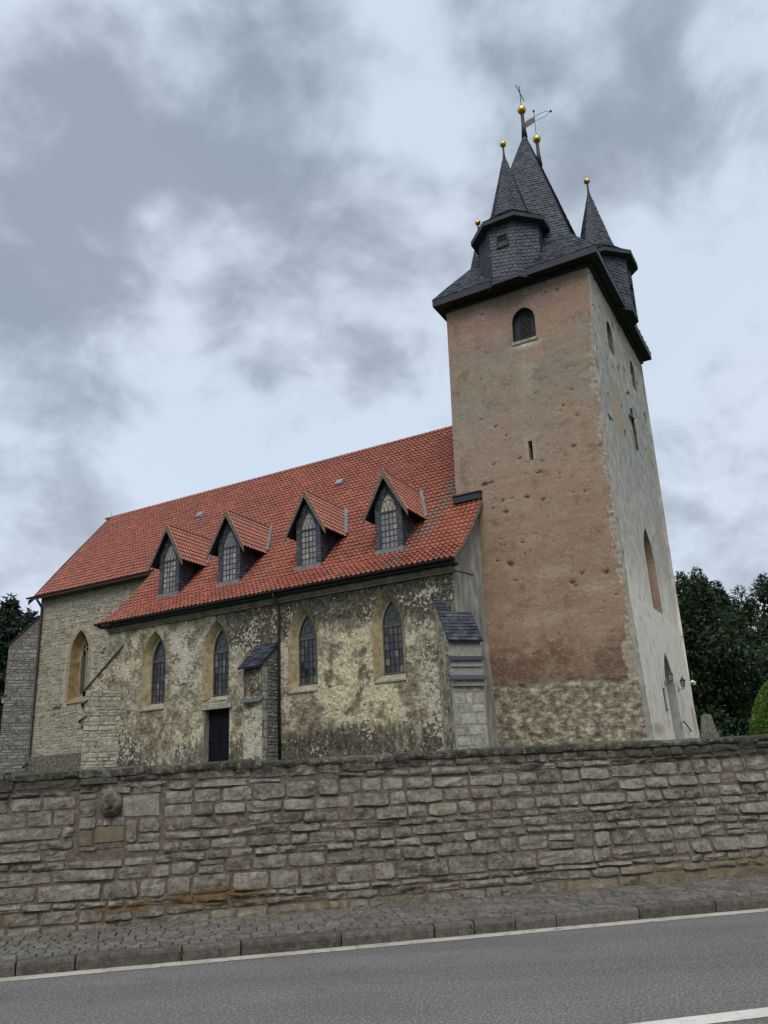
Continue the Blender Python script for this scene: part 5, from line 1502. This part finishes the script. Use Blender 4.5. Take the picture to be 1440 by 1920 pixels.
def grey_at(a, b):
    g = .62 * math.exp(-((a - (7.15 - .28 * b)) / .62) ** 2) * (1 if b < 2.4 else math.exp(-((b - 2.4) / 1.2) ** 2))
    g += .42 * math.exp(-((a - 6.9) / 1.6) ** 2) * max(0, min(1, (b - .3) / 2.0))
    g += .12 * (1 if b > 4.0 else 0) + .16 * math.exp(-((a - 11.2 - .1 * b) / .5) ** 2) + .12 * math.exp(-((a - 15.6) / .4) ** 2)
    return g
DORM = [20.70, 17.10, 12.76, 8.80]
tiles = []
s0_main = float(np.interp(-0.02, pl[:, 0], cum))
rows_ = np.arange(-.03, cum[-1] - .06, TE)
off_ = (s0_main - rows_[0]) % TE
for ri, s in enumerate(rows_):
    b, z = pos(s)
    if s < 0: tb, tz, nb, nz_ = pnorm(.1); b, z = PROF[0][0] + s * tb, PROF[0][1] + s * tz
    else: tb, tz, nb, nz_ = [float(q) for q in pnorm(s + .15)]
    for k in range(int((A_C - A_W) / TW_)):
        a = A_W + k * TW_
        if b < -.12 and a > A_E - .1: continue
        if b >= -.12 and a < 6.42: continue
        hid = False
        for c in DORM:
            half = .97 - (float(z) - 9.45) / 1.95 * .97 if z > 9.45 else .62
            if abs(a + TW_ / 2 - c) < max(half, 0) - .06 and -1.95 < b < 1.05 and z < 11.3: hid = True
        if hid: continue
        jit = rng.uniform(-.007, .007) + .07 * (float(fbm(a * .28 + 3, float(b) * .45 + 20, 2)) - .5)
        tiles.append(dict(a=a, o=(float(b) + nb * jit, float(z) + nz_ * jit), t=(float(tb), float(tz)), n=(float(nb), float(nz_)), rnd=rng.random(), grey=grey_at(a, float(b)), b=float(b)))
def tile_piece(t_):
    return dict(v=[cv(*p) for p in tile_verts(t_['a'], t_['o'], t_['t'], t_['n'])], f=TF, rnd=t_['rnd'], attrs=dict(grey=t_['grey']))
tiles.sort(key=lambda t_: (t_['a'] - 5.4) * 1.0 + (t_['b'] + 3.5) * 1.6)
emit('roof_tile', 'roof_tiles', [tile_piece(t_) for t_ in tiles], 300, 'tile', roof, key=lambda p: 0)
# ridge tiles
a = 6.5
while a < A_C:
    mb = MB(); n_ = 7; V = []; F = []
    for aa, r_, dz in ((a, .115, 0), (a + .40, .125, .008)):
        for k in range(n_ + 1):
            t_ = math.pi * k / n_
            V.append(cv(aa, RB - r_ * math.cos(t_), RZ - .02 + dz + r_ * 1.0 * math.sin(t_)))
    for k in range(n_): F.append((k, k + 1, n_ + 2 + k, n_ + 1 + k))
    F.append(tuple(range(n_ + 1, 2 * n_ + 2)))
    mesh_obj('ridge_tile', V, F, 'tile', roof, rnd=rng.random(), attrs=dict(grey=.45), smooth=False)
    a += .37
# verge boards and lead
def verge(a, pts, name, mat, d=.17, w=.05):
    V = []; F = []
    for (b, z) in pts:
        V += [cv(a - w / 2, b, z + .035), cv(a + w / 2, b, z + .035), cv(a + w / 2, b, z - d), cv(a - w / 2, b, z - d)]
    for i in range(len(pts) - 1):
        for k in range(4): F.append((i * 4 + k, i * 4 + (k + 1) % 4, (i + 1) * 4 + (k + 1) % 4, (i + 1) * 4 + k))
    F += [(0, 1, 2, 3), tuple((len(pts) - 1) * 4 + k for k in (3, 2, 1, 0))]
    mesh_obj(name, V, F, mat, roof)
fine = [tuple(map(float, pos(s))) for s in np.linspace(0, cum[3], 14)]
verge(A_W - .04, fine, 'verge_board', 'barge'); verge(A_E + .03, fine, 'verge_board', 'soffit')
verge(A_C + .03, [(-.18, 9.8), (.1, 10.07)] + PROF[4:], 'verge_board', 'barge', .22)
MB().box(5.36, 6.62, -.22, .06, 10.02, 10.30, cv).box(5.33, 6.64, -.27, .02, 10.30, 10.34, cv).build('lead_cap', 'fascia', roof)
MB().box(6.50, 6.60, 0.0, RB, 9.9, 9.95, cv).build('lead_soaker', 'lead', roof)
# small roof lights
for (px, py) in ((376, 968), (638, 907)):
    best = None
    for s in np.linspace(cum[3], cum[-1], 200):
        b, z = pos(s); a, zz = on_S((px, py), float(b))
        if best is None or abs(zz - z) < best[0]: best = (abs(zz - z), a, float(b), float(z), s)
    _, a, b, z, s = best
    tb, tz, nb, nz_ = [float(q) for q in pnorm(s)]
    R_ = lambda da, ds, h: cv(a + da, b + tb * ds + nb * h, z + tz * ds + nz_ * h)
    q = [(-.24, -.26), (.24, -.26), (.24, .26), (-.24, .26)]
    v_ = MB().hexa([R_(x, y, .02) for x, y in q], [R_(x * .9, y * .9, .16) for x, y in q]).build('roof_light', 'lead', roof)
    MB().hexa([R_(x * .72, y * .72, .158) for x, y in q], [R_(x * .72, y * .72, .168) for x, y in q]).build('roof_light_pane', 'glass2', roof, rnd=.9)
MB().tube([cv(32.7, RB, RZ), cv(32.75, RB, RZ + .45)], .012, 5).build('lightning_rod', 'iron', roof)

# ------------------------------------------------------------------ dormers
def dormer(c):
    bf = -2.0; hw = .62; zap = 11.32; sl = 1.9
    d = wall_grid('dormer', c - hw, c + hw, 7.6, (lambda f_: (setattr(f_, 'cuts', [c]), f_)[1])(lambda s: zap - .12 - sl * np.abs(np.asarray(s, float) - c)),
                  [dict(s0=c - .42, s1=c + .42, sill=8.02, spring=9.62, apex=10.52)], lambda s, z, dd: cv(s, bf - dd, z), 'slate_back', church, res=.1, smooth=False)
    sl_p = []
    # slates on the gable front, laid as strips beside and above the window
    for (f_) in ([(c - hw, 7.62), (c - .43, 7.62), (c - .43, 10.25), (c - hw, 10.0)], [(c + .43, 7.62), (c + hw, 7.62), (c + hw, 10.0), (c + .43, 10.25)],
                 [(c - .43, 9.85), (c - .02, 10.62), (c, 11.15), (c - .43, 10.34)], [(c + .02, 10.62), (c + .43, 9.85), (c + .43, 10.34), (c, 11.15)]):
        pts = [cv(s, bf - .004, z) for s, z in f_]
        slates_on(outward(pts, cv(c, 0, 9.5)), sl_p, w=.17, e=.13, thick=.01, scal=False)
    # cheeks
    ch = MB()
    for sg in (-1, 1):
        a = c + sg * hw
        f_ = [cv(a, bf, 7.6), cv(a, bf, 10.1), cv(a, -.15, 10.1), cv(a, -.2, 9.6)]
        ch.poly(f_)
        tri = [cv(a, bf, 7.85), cv(a, bf, 9.95), cv(a, -.05, 9.95)]
        slates_on(outward(tri, cv(c, -1, 9)), sl_p, w=.2, e=.15, thick=.011, scal=False)
    ch.build('cheek', 'slate_back', d)
    tag(join_pieces('slates', sl_p, 'slate', d), kind='stuff')
    make_window(c, .42, 8.02, 9.62, 10.50, lambda s, z, dd: cv(s, bf + .03 - dd, z), 'dframe', 'dframe', 'glass2', 4, 6, d, 'tracery', fw=.05)
    w_ = d.children[-1]
    back_plane('dark_interior', outline(c, .44, 8.0, 9.62, 10.54, 8), lambda s, z: cv(s, bf + .1, z), 'dark', d)
    MB().box(c - .66, c + .66, bf - .13, bf + .05, 7.84, 8.0, cv).build('apron_flashing', 'lead', d)
    # roof
    bfr = -2.28; ew = .99; ze = zap - ew * 1.88
    bk = lambda z: float(np.interp(z, _pz, _pb)) + .12
    rf = MB()
    for sg in (-1, 1):
        top = [cv(c, bfr, zap), cv(c + sg * ew, bfr, ze), cv(c + sg * ew, bk(ze), ze), cv(c, bk(zap), zap)]
        rf.hexa([(x, y, z - .05) for x, y, z in top], top)
    rf.build('dormer_roof', 'soffit', d)
    tl = []
    L = math.hypot(ew, zap - ze)
    for sg in (-1, 1):
        tan = (-sg * ew / L, (zap - ze) / L); nrm = (sg * (zap - ze) / L, ew / L)
        s = -.05
        while s < L - .12:
            o0 = (c + sg * ew + tan[0] * s, ze + tan[1] * s)
            bmax = bk(o0[1])
            b = bfr - .02
            while b < bmax:
                V = []
                for (ds, off) in ((0.0, .056), (0.0, .032), (min(.33, L - s), .0)):
                    for u, h in zip(cs_u, cs_h):
                        uu = u if sg > 0 else u
                        V.append(cv(o0[0] + tan[0] * ds + nrm[0] * (h + off), b + uu * TW_, o0[1] + tan[1] * ds + nrm[1] * (h + off)))
                tl.append(dict(v=V, f=TF, rnd=rng.random(), attrs=dict(grey=.05)))
                b += TW_
            s += .27
    tag(join_pieces('roof_tiles', tl, 'tile', d), kind='stuff')
    b = bfr
    V = []; F = []; n_ = 6; i = 0
    rt = []
    while b < bk(zap) - .1:
        V = []; F = []
        for bb, r_ in ((b, .085), (b + .34, .095)):
            for k in range(n_ + 1):
                t_ = math.pi * k / n_
                V.append(cv(c - r_ * math.cos(t_), bb, zap + .01 + r_ * math.sin(t_)))
        for k in range(n_): F.append((k, k + 1, n_ + 2 + k, n_ + 1 + k))
        F.append(tuple(range(n_, -1, -1)))
        mesh_obj('ridge_tile', V, F, 'tile', d, rnd=rng.random(), attrs=dict(grey=.5)); b += .31
    # bargeboards
    for sg in (-1, 1):
        n_ = Vector((0, 0, 0))
        def Q(t_, off, b): # t along slope from ridge, off below the roof surface
            return cv(c + sg * (ew * t_ + 0), b, zap + (ze - zap) * t_ + .02 - off)
        MB().hexa([Q(-.0, 0, bfr - .055), Q(1.07, 0, bfr - .055), Q(1.07, .20, bfr - .055), Q(0, .30, bfr - .055)], [Q(-.0, 0, bfr - .005), Q(1.07, 0, bfr - .005), Q(1.07, .20, bfr - .005), Q(0, .30, bfr - .005)]).build('bargeboard', 'barge', d)
        # lead valley on the main roof
        p0 = Vector(cv(c, bk(zap) - .05, zap + .06)); p1 = Vector(cv(c + sg * ew, bk(ze) - .1, ze + .07)); dn = Vector(cv(c + sg * (ew + .02), bk(ze) - .42, ze - .12)) - p1
        wv_ = Vector(cv(c + sg * .17, 0, 0)) - Vector(cv(c, 0, 0))
        up_ = Vector((0, -.09, .10))
        MB().hexa([p0 - wv_ * .2, p0 + wv_, p1 + wv_ * .75, p1 - wv_ * .4], [p0 - wv_ * .2 + up_, p0 + wv_ + up_, p1 + wv_ * .75 + up_, p1 - wv_ * .4 + up_]).build('lead_valley', 'lead', d)
    return d
for i, c in enumerate(DORM):
    d = dormer(c)
    d['label'] = ['dormer nearest the choir', 'second dormer from the choir', 'second dormer from the tower', 'dormer nearest the tower'][i]

# ------------------------------------------------------------------ lamps, cross, rail on the portal side
wall_b = lambda z: -.06 - .10 * max(0, 1 - z / 5.1)
def lantern(px, label):
    b, z = on_A(px, -.15)
    x0 = wall_b(z)
    e = empty('wall_lantern', tuple(W3(x0 + LN(z), b, z)), -(math.pi / 2 - YR))
    tag(e, label, 'lantern', 'lanterns beside the church portal'); e.scale = (.72, .72, .72)
    MB().box(-.01, .03, -.05, .05, -.26, .06, lambda a, b_, z_: (a, b_, z_)).build('wall_plate', 'iron', e)
    MB().tube([(.03, 0, -.12), (.15, 0, -.10), (.30, 0, -.06), (.34, 0, .02)], .018, 6).tube([(.34, 0, .02), (.34, 0, -.16)], .012, 6).build('arm', 'iron', e)
    n_ = 6
    def hexr(r, z_): return [(.34 + r * math.cos(2 * math.pi * k / n_), r * math.sin(2 * math.pi * k / n_), z_) for k in range(n_)]
    mb = MB()
    lo, hi = hexr(.09, .04), hexr(.15, .40)
    for k in range(n_): mb.tube([lo[k], hi[k]], .014, 4)
    for k in range(n_): mb.tube([hi[k], hi[(k + 1) % n_]], .016, 4); mb.tube([lo[k], lo[(k + 1) % n_]], .016, 4)
    body = mb.build('lamp_cage', 'iron', e)
    mb = MB(); lo, hi = hexr(.075, .05), hexr(.135, .39)
    for k in range(n_): mb.poly([lo[k], lo[(k + 1) % n_], hi[(k + 1) % n_], hi[k]])
    mb.build('glass', 'glass2', body, rnd=.4)
    mb = MB(); rr = [hexr(.185, .40), hexr(.11, .49), hexr(.04, .56), hexr(.012, .66)]
    for a_, b_ in zip(rr, rr[1:]):
        for k in range(n_): mb.poly([a_[k], a_[(k + 1) % n_], b_[(k + 1) % n_], b_[k]])
    mb.poly(rr[0][::-1])
    mb.ball((.34, 0, .66), .025, 6, 5)
    mb.build('cap', 'iron', e)
lantern((1247.5, 1279), 'black wall lantern on the near side of the pointed portal')
lantern((1272, 1290), 'black wall lantern on the far side of the pointed portal')
# crucifix high on the portal side
bt_, zt2 = on_A((1180, 768), -.12); bb_, zb2 = on_A((1191, 843), -.12)
zc = on_A((1184, 790), -.12)[1]; bc = (bt_ + bb_) / 2
cx = empty('crucifix', tuple(W3(-.06 + LN(zc), bc, zc)), -(math.pi / 2 - YR)); tag(cx, 'dark wall crucifix with pale figure, high on the grey tower face', 'crucifix')
MB().box(.02, .10, -.05, .05, zb2 - zc, zt2 - zc).box(.025, .095, -.62, .62, -.05, .05).build('cross', 'iron', cx)
fg = MB(); fs = .8
fg.tube([(.16, 0, .02), (.17, 0, -.18), (.16, .02, -.36), (.16, .04, -.52), (.16, .02, -.72), (.14, 0, -.9)], [.07, .085, .07, .075, .05, .035], 8)
for sg in (-1, 1): fg.tube([(.16, 0, .0), (.15, sg * .22, .02), (.14, sg * .42, .06), (.12, sg * .52, .07)], [.05, .04, .032, .025], 6)
fg.ball((.19, .02, .12), .075, 8, 7, 1.2)
fo = fg.build('figure', 'figure', cx, smooth=True); fo.scale = (.8, .8, .75)
# plaque, rail, flood lamp
b, z = on_A((1250, 1311), -.2)
e = empty('notice_board', tuple(W3(-.14 + LN(z), b, z)), -(math.pi / 2 - YR)); tag(e, 'narrow dark plaque on the wall left of the portal', 'plaque')
MB().box(.0, .03, -.16, .16, -.42, .42).build('board', 'iron', e)
MB().box(.028, .036, -.13, .13, -.38, .38).build('sheet', 'greyr', e)
b0, z0_ = on_A((1281, 1352), -.25); b1, z1_ = on_A((1296, 1371), -.25)
e = empty('handrail', tuple(W3(-.12, b0, 0)), -(math.pi / 2 - YR)); tag(e, 'rusty sloping handrail fixed to the wall right of the portal', 'handrail')
MB().tube([(.14, 0, z0_), (.14, b1 - b0, z1_)], .028, 8).build('rail', 'rust', e)
MB().tube([(.0, .1, z0_ - .08), (.14, .1, z0_ - .04)], .014, 6).tube([(.0, b1 - b0 - .1, z1_ - .02), (.14, b1 - b0 - .1, z1_ + .04)], .014, 6).build('bracket', 'rust', e)
b, z = on_A((1296, 1281), -.1)
e = empty('flood_lamp', tuple(W3(-.12 + LN(z), min(b, TBD), z)), -(math.pi / 2 - YR)); tag(e, 'small white flood lamp at the far tower corner', 'lamp')
MB().tube([(0, 0, 0), (.1, .15, .02)], .02, 6).build('arm', 'white', e)
MB().tube([(.1, .12, .05), (.12, .34, -.03)], [.06, .10], 10).build('lamp_head', 'white', e)

# ------------------------------------------------------------------ churchyard ground, graves, plants
us = np.concatenate([np.linspace(-90, -20, 8), np.linspace(-16, 16, 17), np.linspace(20, 90, 8)]); vs = np.array([2.28, 3, 4, 6, 8, 11, 15, 20, 26, 45, 80, 140])
V = []; F = []
for u in us:
    for v_ in vs:
        zt_ = min(2.72, 1.40 + .0375 * (v_ + 9.75)) + .05 * (float(fbm(u * .3 + 50, v_ * .3, 2)) - .5)
        k = 1 - float(sstep(15, 30, abs(u))) * float(sstep(14, 4, v_))
        V.append(rw(u, v_, zt_ * k - .02))
n = len(vs)
for i in range(len(us) - 1):
    for j in range(n - 1):
        a = i * n + j; F.append((a, a + n, a + n + 1, a + 1))
tag(mesh_obj('churchyard', V, F, 'grass', smooth=True), kind='structure')

def leaf_cloud(centres, radii, n_per, size, droop, rs, squash=1.0, aspect=2.2):
    """leaf sprays through clumps; returns verts, faces, rnd (numpy)"""
    C = np.repeat(np.asarray(centres, float), n_per, 0); R = np.repeat(np.asarray(radii, float), n_per)
    N = len(C)
    d = rs.normal(size=(N, 3)); d /= np.linalg.norm(d, axis=1)[:, None]
    r = R * (.35 + .65 * rs.random(N) ** .5)
    P = C + d * r[:, None] * np.array([1, 1, squash])
    ax = d + rs.normal(size=(N, 3)) * .45; ax[:, 2] -= droop
    ax /= np.linalg.norm(ax, axis=1)[:, None]
    sd_ = np.cross(ax, rs.normal(size=(N, 3))); sd_ /= np.linalg.norm(sd_, axis=1)[:, None]
    L = size * (.6 + .8 * rs.random(N)); Wd = L / aspect
    q0 = P - sd_ * (Wd * .25)[:, None]; q1 = P + ax * (L * .5)[:, None] + sd_ * (Wd * .5)[:, None]; q2 = P + ax * L[:, None]; q3 = P + ax * (L * .45)[:, None] - sd_ * (Wd * .5)[:, None]
    V = np.stack([q0, q1, q2, q3], 1).reshape(-1, 3)
    F = np.arange(4 * N).reshape(N, 4)
    return V, F, np.repeat(rs.random(N), 4)
def fast_mesh(name, V, F, mat, parent, rnd):
    me = bpy.data.meshes.new(name)
    me.vertices.add(len(V)); me.vertices.foreach_set('co', np.asarray(V, np.float32).ravel())
    me.loops.add(F.size); me.loops.foreach_set('vertex_index', F.ravel().astype(np.int32))
    me.polygons.add(len(F)); me.polygons.foreach_set('loop_start', np.arange(0, F.size, F.shape[1], dtype=np.int32))
    me.polygons.foreach_set('loop_total', np.full(len(F), F.shape[1], np.int32))
    me.update(calc_edges=True)
    me.materials.append(M[mat])
    a = me.attributes.new('rnd', 'FLOAT', 'POINT'); a.data.foreach_set('value', np.asarray(rnd, np.float32))
    return link(bpy.data.objects.new(name, me), parent)

def yew(x, y, zg, h, rad, seed, label, n_clump=190, n_per=230, leaf=.26):
    rs = np.random.default_rng(seed)
    e = empty('yew_tree', (x, y, zg)); tag(e, label, 'tree', 'dark evergreens beyond the tower')
    mb = MB()
    mb.tube([(0, 0, -.3), (.05, .02, h * .2), (-.05, .05, h * .45), (.05, 0, h * .75)], [rad * .10, rad * .085, rad * .06, rad * .02], 9)
    C = []; R = []
    while len(C) < n_clump:
        p = rs.uniform(-1, 1, 3)
        zf = (p[2] + 1) / 2
        prof_ = (0.86 + .14 * math.sin(zf * 9 + seed)) * (1 - max(0, zf - .55) ** 1.9 * 2.6)
        rr = math.hypot(p[0], p[1])
        if rr > prof_ or rr < prof_ * .35 and rs.random() < .6: continue
        C.append((p[0] * rad, p[1] * rad, .05 * h + zf * h * .93)); R.append(rad * rs.uniform(.13, .24) * (1.1 - .45 * zf))
    for k in range(26):
        c = C[k]; zb = max(.1 * h, c[2] * .62)
        mb.tube([(0, 0, zb), (c[0] * .5, c[1] * .5, (zb + c[2]) / 2 + .1), c], [rad * .028, rad * .018, .02], 6)
    mb.build('trunk', 'bark', e)
    V, F, r_ = leaf_cloud(C, R, n_per, leaf, .25, rs, .8)
    # feathery leaders that break the outline
    top = sorted(range(len(C)), key=lambda i: -(C[i][2] / h + .35 * math.hypot(C[i][0], C[i][1]) / rad))[:60]
    C2 = []; R2 = []
    for i in top:
        c = np.array(C[i]); d = np.array([c[0] * .5, c[1] * .5, h * .35]); d /= np.linalg.norm(d)
        for t_ in (.6, .95, 1.25): C2.append(c + d * R[i] * t_ + rs.normal(size=3) * .1); R2.append(R[i] * (.5 - .28 * (t_ - .6)))
    V2, F2, r2 = leaf_cloud(C2, R2, 70, leaf * .8, -.5, rs, 1.2, 3.0)
    V = np.concatenate([V, V2]); F = np.concatenate([F, F2 + 4 * len(F)]); r_ = np.concatenate([r_, r2])
    fast_mesh('crown', V, F, 'yew', e, r_)
def ground_at(px, y): p = at_y(px, y); return p[0]
yew(at_y((1325, 1400), 50)[0] + .2, 50, 2.7, 10.2, 4.9, 3, 'broad dark yew right behind the tower, tallest of the evergreens')
yew(at_y((1430, 1400), 55)[0] + 1.5, 55, 2.7, 10.6, 5.4, 5, 'dark yew at the right edge of the picture behind the clipped bush')
yew(at_y((1265, 1400), 58)[0], 60, 2.7, 11.6, 4.2, 9, 'dark yew half hidden by the tower corner', 110)

def conifer(x, y, zg, h, rad, seed, label, layers=22, dens=1.0, leaf=.5):
    rs = np.random.default_rng(seed)
    e = empty('spruce_tree', (x, y, zg)); tag(e, label, 'tree', 'conifers behind the choir')
    mb = MB(); mb.tube([(0, 0, -.3), (0, 0, h * .5), (.05, 0, h)], [h * .018, h * .011, .02], 8)
    C = []; R = []
    for i in range(layers):
        f_ = .18 + .8 * i / layers; z = h * f_; r_ = rad * (1 - f_) ** .8 + .15
        nb = rs.integers(4, 7)
        for k in range(nb):
            an = rs.uniform(0, 2 * math.pi); L = r_ * rs.uniform(.6, 1.1)
            end = np.array([math.cos(an) * L, math.sin(an) * L, z - L * .12 + .1])
            mb.tube([(0, 0, z), tuple(end * np.array([.5, .5, 0]) + np.array([0, 0, z - .02])), tuple(end)], [.06 * (1 - f_) + .02, .035, .01], 5)
            m_ = max(2, int(L / .45))
            for j in range(m_):
                t_ = (j + .8) / m_
                C.append(np.array([0, 0, z]) * (1 - t_) + end * t_ + rs.normal(size=3) * .08); R.append(.20 + .24 * L / rad)
    C.append(np.array([0.03, 0, h * .99])); R.append(.22)
    mb.build('trunk', 'bark', e)
    V, F, q = leaf_cloud(C, R, int(34 * dens), leaf, .55, rs, .65, 2.8)
    fast_mesh('crown', V, F, 'spruce', e, q)
conifer(at_y((12, 1200), 62)[0], 62, 2.7, 14.6, 2.6, 21, 'narrow pointed spruce at the left edge of the picture', 26)
conifer(at_y((46, 1200), 66)[0] + .3, 66, 2.7, 14.4, 3.4, 22, 'broader spruce against the choir corner', 22, .9)
conifer(at_y((-30, 1200), 70)[0], 70, 2.7, 13.0, 3.4, 23, 'spruce standing farthest left, mostly outside the picture', 20, .8)

# clipped bush
bx = at_y((1487, 1350), 21)[0]
e = empty('clipped_bush', (bx, 21, 2.16)); tag(e, 'bright green clipped thuja bush at the right edge behind the wall', 'bush')
rs = np.random.default_rng(4)
n_ = 60000
zf = rs.random(n_) ** 1.3; an = rs.uniform(0, 2 * math.pi, n_)
bprof = lambda f_: 1.02 * np.sqrt(np.maximum(1 - f_ ** 1.5, 0)) + .02
rr = bprof(zf) * (1 + .10 * (fbm(an * 4, zf * 9, 3) - .5)) * (.93 + .07 * rs.random(n_))
P = np.stack([np.cos(an) * rr, np.sin(an) * rr, zf * 1.64], 1)
ax = np.stack([np.cos(an) * .5, np.sin(an) * .5, np.full(n_, .8)], 1) + rs.normal(size=(n_, 3)) * .35; ax /= np.linalg.norm(ax, axis=1)[:, None]
sdv = np.cross(ax, rs.normal(size=(n_, 3))); sdv /= np.linalg.norm(sdv, axis=1)[:, None]
L = .055 * (.6 + .8 * rs.random(n_))
V = np.stack([P - sdv * (L * .15)[:, None], P + ax * (L * .5)[:, None] + sdv * (L * .3)[:, None], P + ax * L[:, None], P + ax * (L * .5)[:, None] - sdv * (L * .3)[:, None]], 1).reshape(-1, 3)
fast_mesh('foliage', V, np.arange(4 * n_).reshape(n_, 4), 'thuja', e, np.repeat(rs.random(n_), 4))
mb = MB(); k = 20
rings = [[(.93 * float(bprof(f_)) * math.cos(2 * math.pi * j / k), .93 * float(bprof(f_)) * math.sin(2 * math.pi * j / k), f_ * 1.6) for j in range(k)] for f_ in np.linspace(0, .99, 12)]
for a_, b_ in zip(rings, rings[1:]):
    for j in range(k): mb.poly([a_[j], a_[(j + 1) % k], b_[(j + 1) % k], b_[j]])
mb.build('inner_growth', 'thuja', e, rnd=.1)
MB().tube([(0, 0, -.4), (0, 0, .9)], .08, 8).build('trunk', 'bark', e)
# tapered grave stone
pl_, pr_ = at_y((1316, 1377), 24), at_y((1343, 1377), 24); pt = at_y((1324, 1340), 24)
gx = (pl_[0] + pr_[0]) / 2
e = empty('grave_stone', (gx, 24, 2.2), math.radians(-14)); tag(e, 'mossy tapered grave stone standing between tower corner and yew', 'gravestone')
hw = (pr_[0] - pl_[0]) / 2; zt_ = pt[2] - 2.2; zb_ = pl_[2] - 2.2
bm = MB(); prof = [(hw * 1.04, -.1), (hw * 1.04, zb_ + .06), (hw * .99, zb_ + .08), (hw * .70, zt_ - .07), (hw * .63, zt_ - .02), (hw * .5, zt_)]
rg = [[(r_ * sx, r_ * .75 * sy, z) for sx, sy in ((-1, -1), (1, -1), (1, 1), (-1, 1))] for r_, z in prof]
for a_, b_ in zip(rg, rg[1:]):
    for j in range(4): bm.poly([a_[j], a_[(j + 1) % 4], b_[(j + 1) % 4], b_[j]])
bm.poly(rg[-1]); bm.build('shaft', 'mstone', e, rnd=.6)
MB().box(-hw * 1.2, hw * 1.2, -hw, hw, -.12, zb_ + .02).build('base', 'mstone', e, rnd=.3)
# house glimpsed through the yews
hp_ = at_y((1358, 1350), 85)
e = empty('house', (hp_[0], 85, 2.4), math.radians(-8)); tag(e, 'cream house with red roof glimpsed through the dark yews', 'house')
MB().box(-2.2, 2.2, 0, 7, 0, 3.6).poly([(-2.2, 0, 3.6), (2.2, 0, 3.6), (0, 0, 5.6)]).build('wall', 'hwall', e)
MB().hexa([(-2.5, -.2, 3.4), (0, -.2, 5.7), (0, 7.2, 5.7), (-2.5, 7.2, 3.4)], [(-2.5, -.2, 3.5), (0, -.2, 5.8), (0, 7.2, 5.8), (-2.5, 7.2, 3.5)]).hexa([(2.5, -.2, 3.4), (0, -.2, 5.7), (0, 7.2, 5.7), (2.5, 7.2, 3.4)], [(2.5, -.2, 3.5), (0, -.2, 5.8), (0, 7.2, 5.8), (2.5, 7.2, 3.5)]).build('roof', 'tile', e, rnd=.4)
for x in (-1.1, 1.1):
    w_ = MB().box(x - .45, x + .45, -.05, .02, 1.2, 2.5).build('window', 'white', e)
    MB().box(x - .37, x + .37, -.06, -.04, 1.28, 2.42).build('pane', 'glass', w_, rnd=.3)

# a few weeds in the joint between wall and pavement and in the kerb joints
spots = [(rng.uniform(-6, 7), 1.69 + rng.uniform(-.03, .02), .17, rng.uniform(.04, .10)) for _ in range(7)] + [(k_, .045, .06, .05) for k_ in ks if -6 < k_ < 7 and rng.random() < .35]
V = []; F = []; R_ = []
for (u, v, z, h) in spots:
    for k in range(rng.randint(7, 16)):
        an = rng.uniform(0, 6.28); L = h * rng.uniform(.5, 1.1); sp = h * rng.uniform(.15, .9)
        du, dv = math.cos(an) * sp, -abs(math.sin(an)) * sp if v > 1.5 else math.sin(an) * sp
        o0, o1 = rng.uniform(-.035, .035), rng.uniform(-.01, .01)
        w_ = rng.uniform(.004, .009)
        n = len(V)
        V += [rw(u + o0 - w_, v + o1, z - .02), rw(u + o0 + w_, v + o1, z - .02), rw(u + o0 + du * .6 + w_, v + o1 + dv * .6, z + L * .7), rw(u + o0 + du, v + o1 + dv, z + L)]
        F.append((n, n + 1, n + 2, n + 3)); R_ += [rng.random()] * 4
tag(mesh_obj('wall_foot_weeds', V, F, 'grass', rnd=np.array(R_)), 'small tufts of weeds along the wall foot and paving joints', 'weeds', kind='stuff')
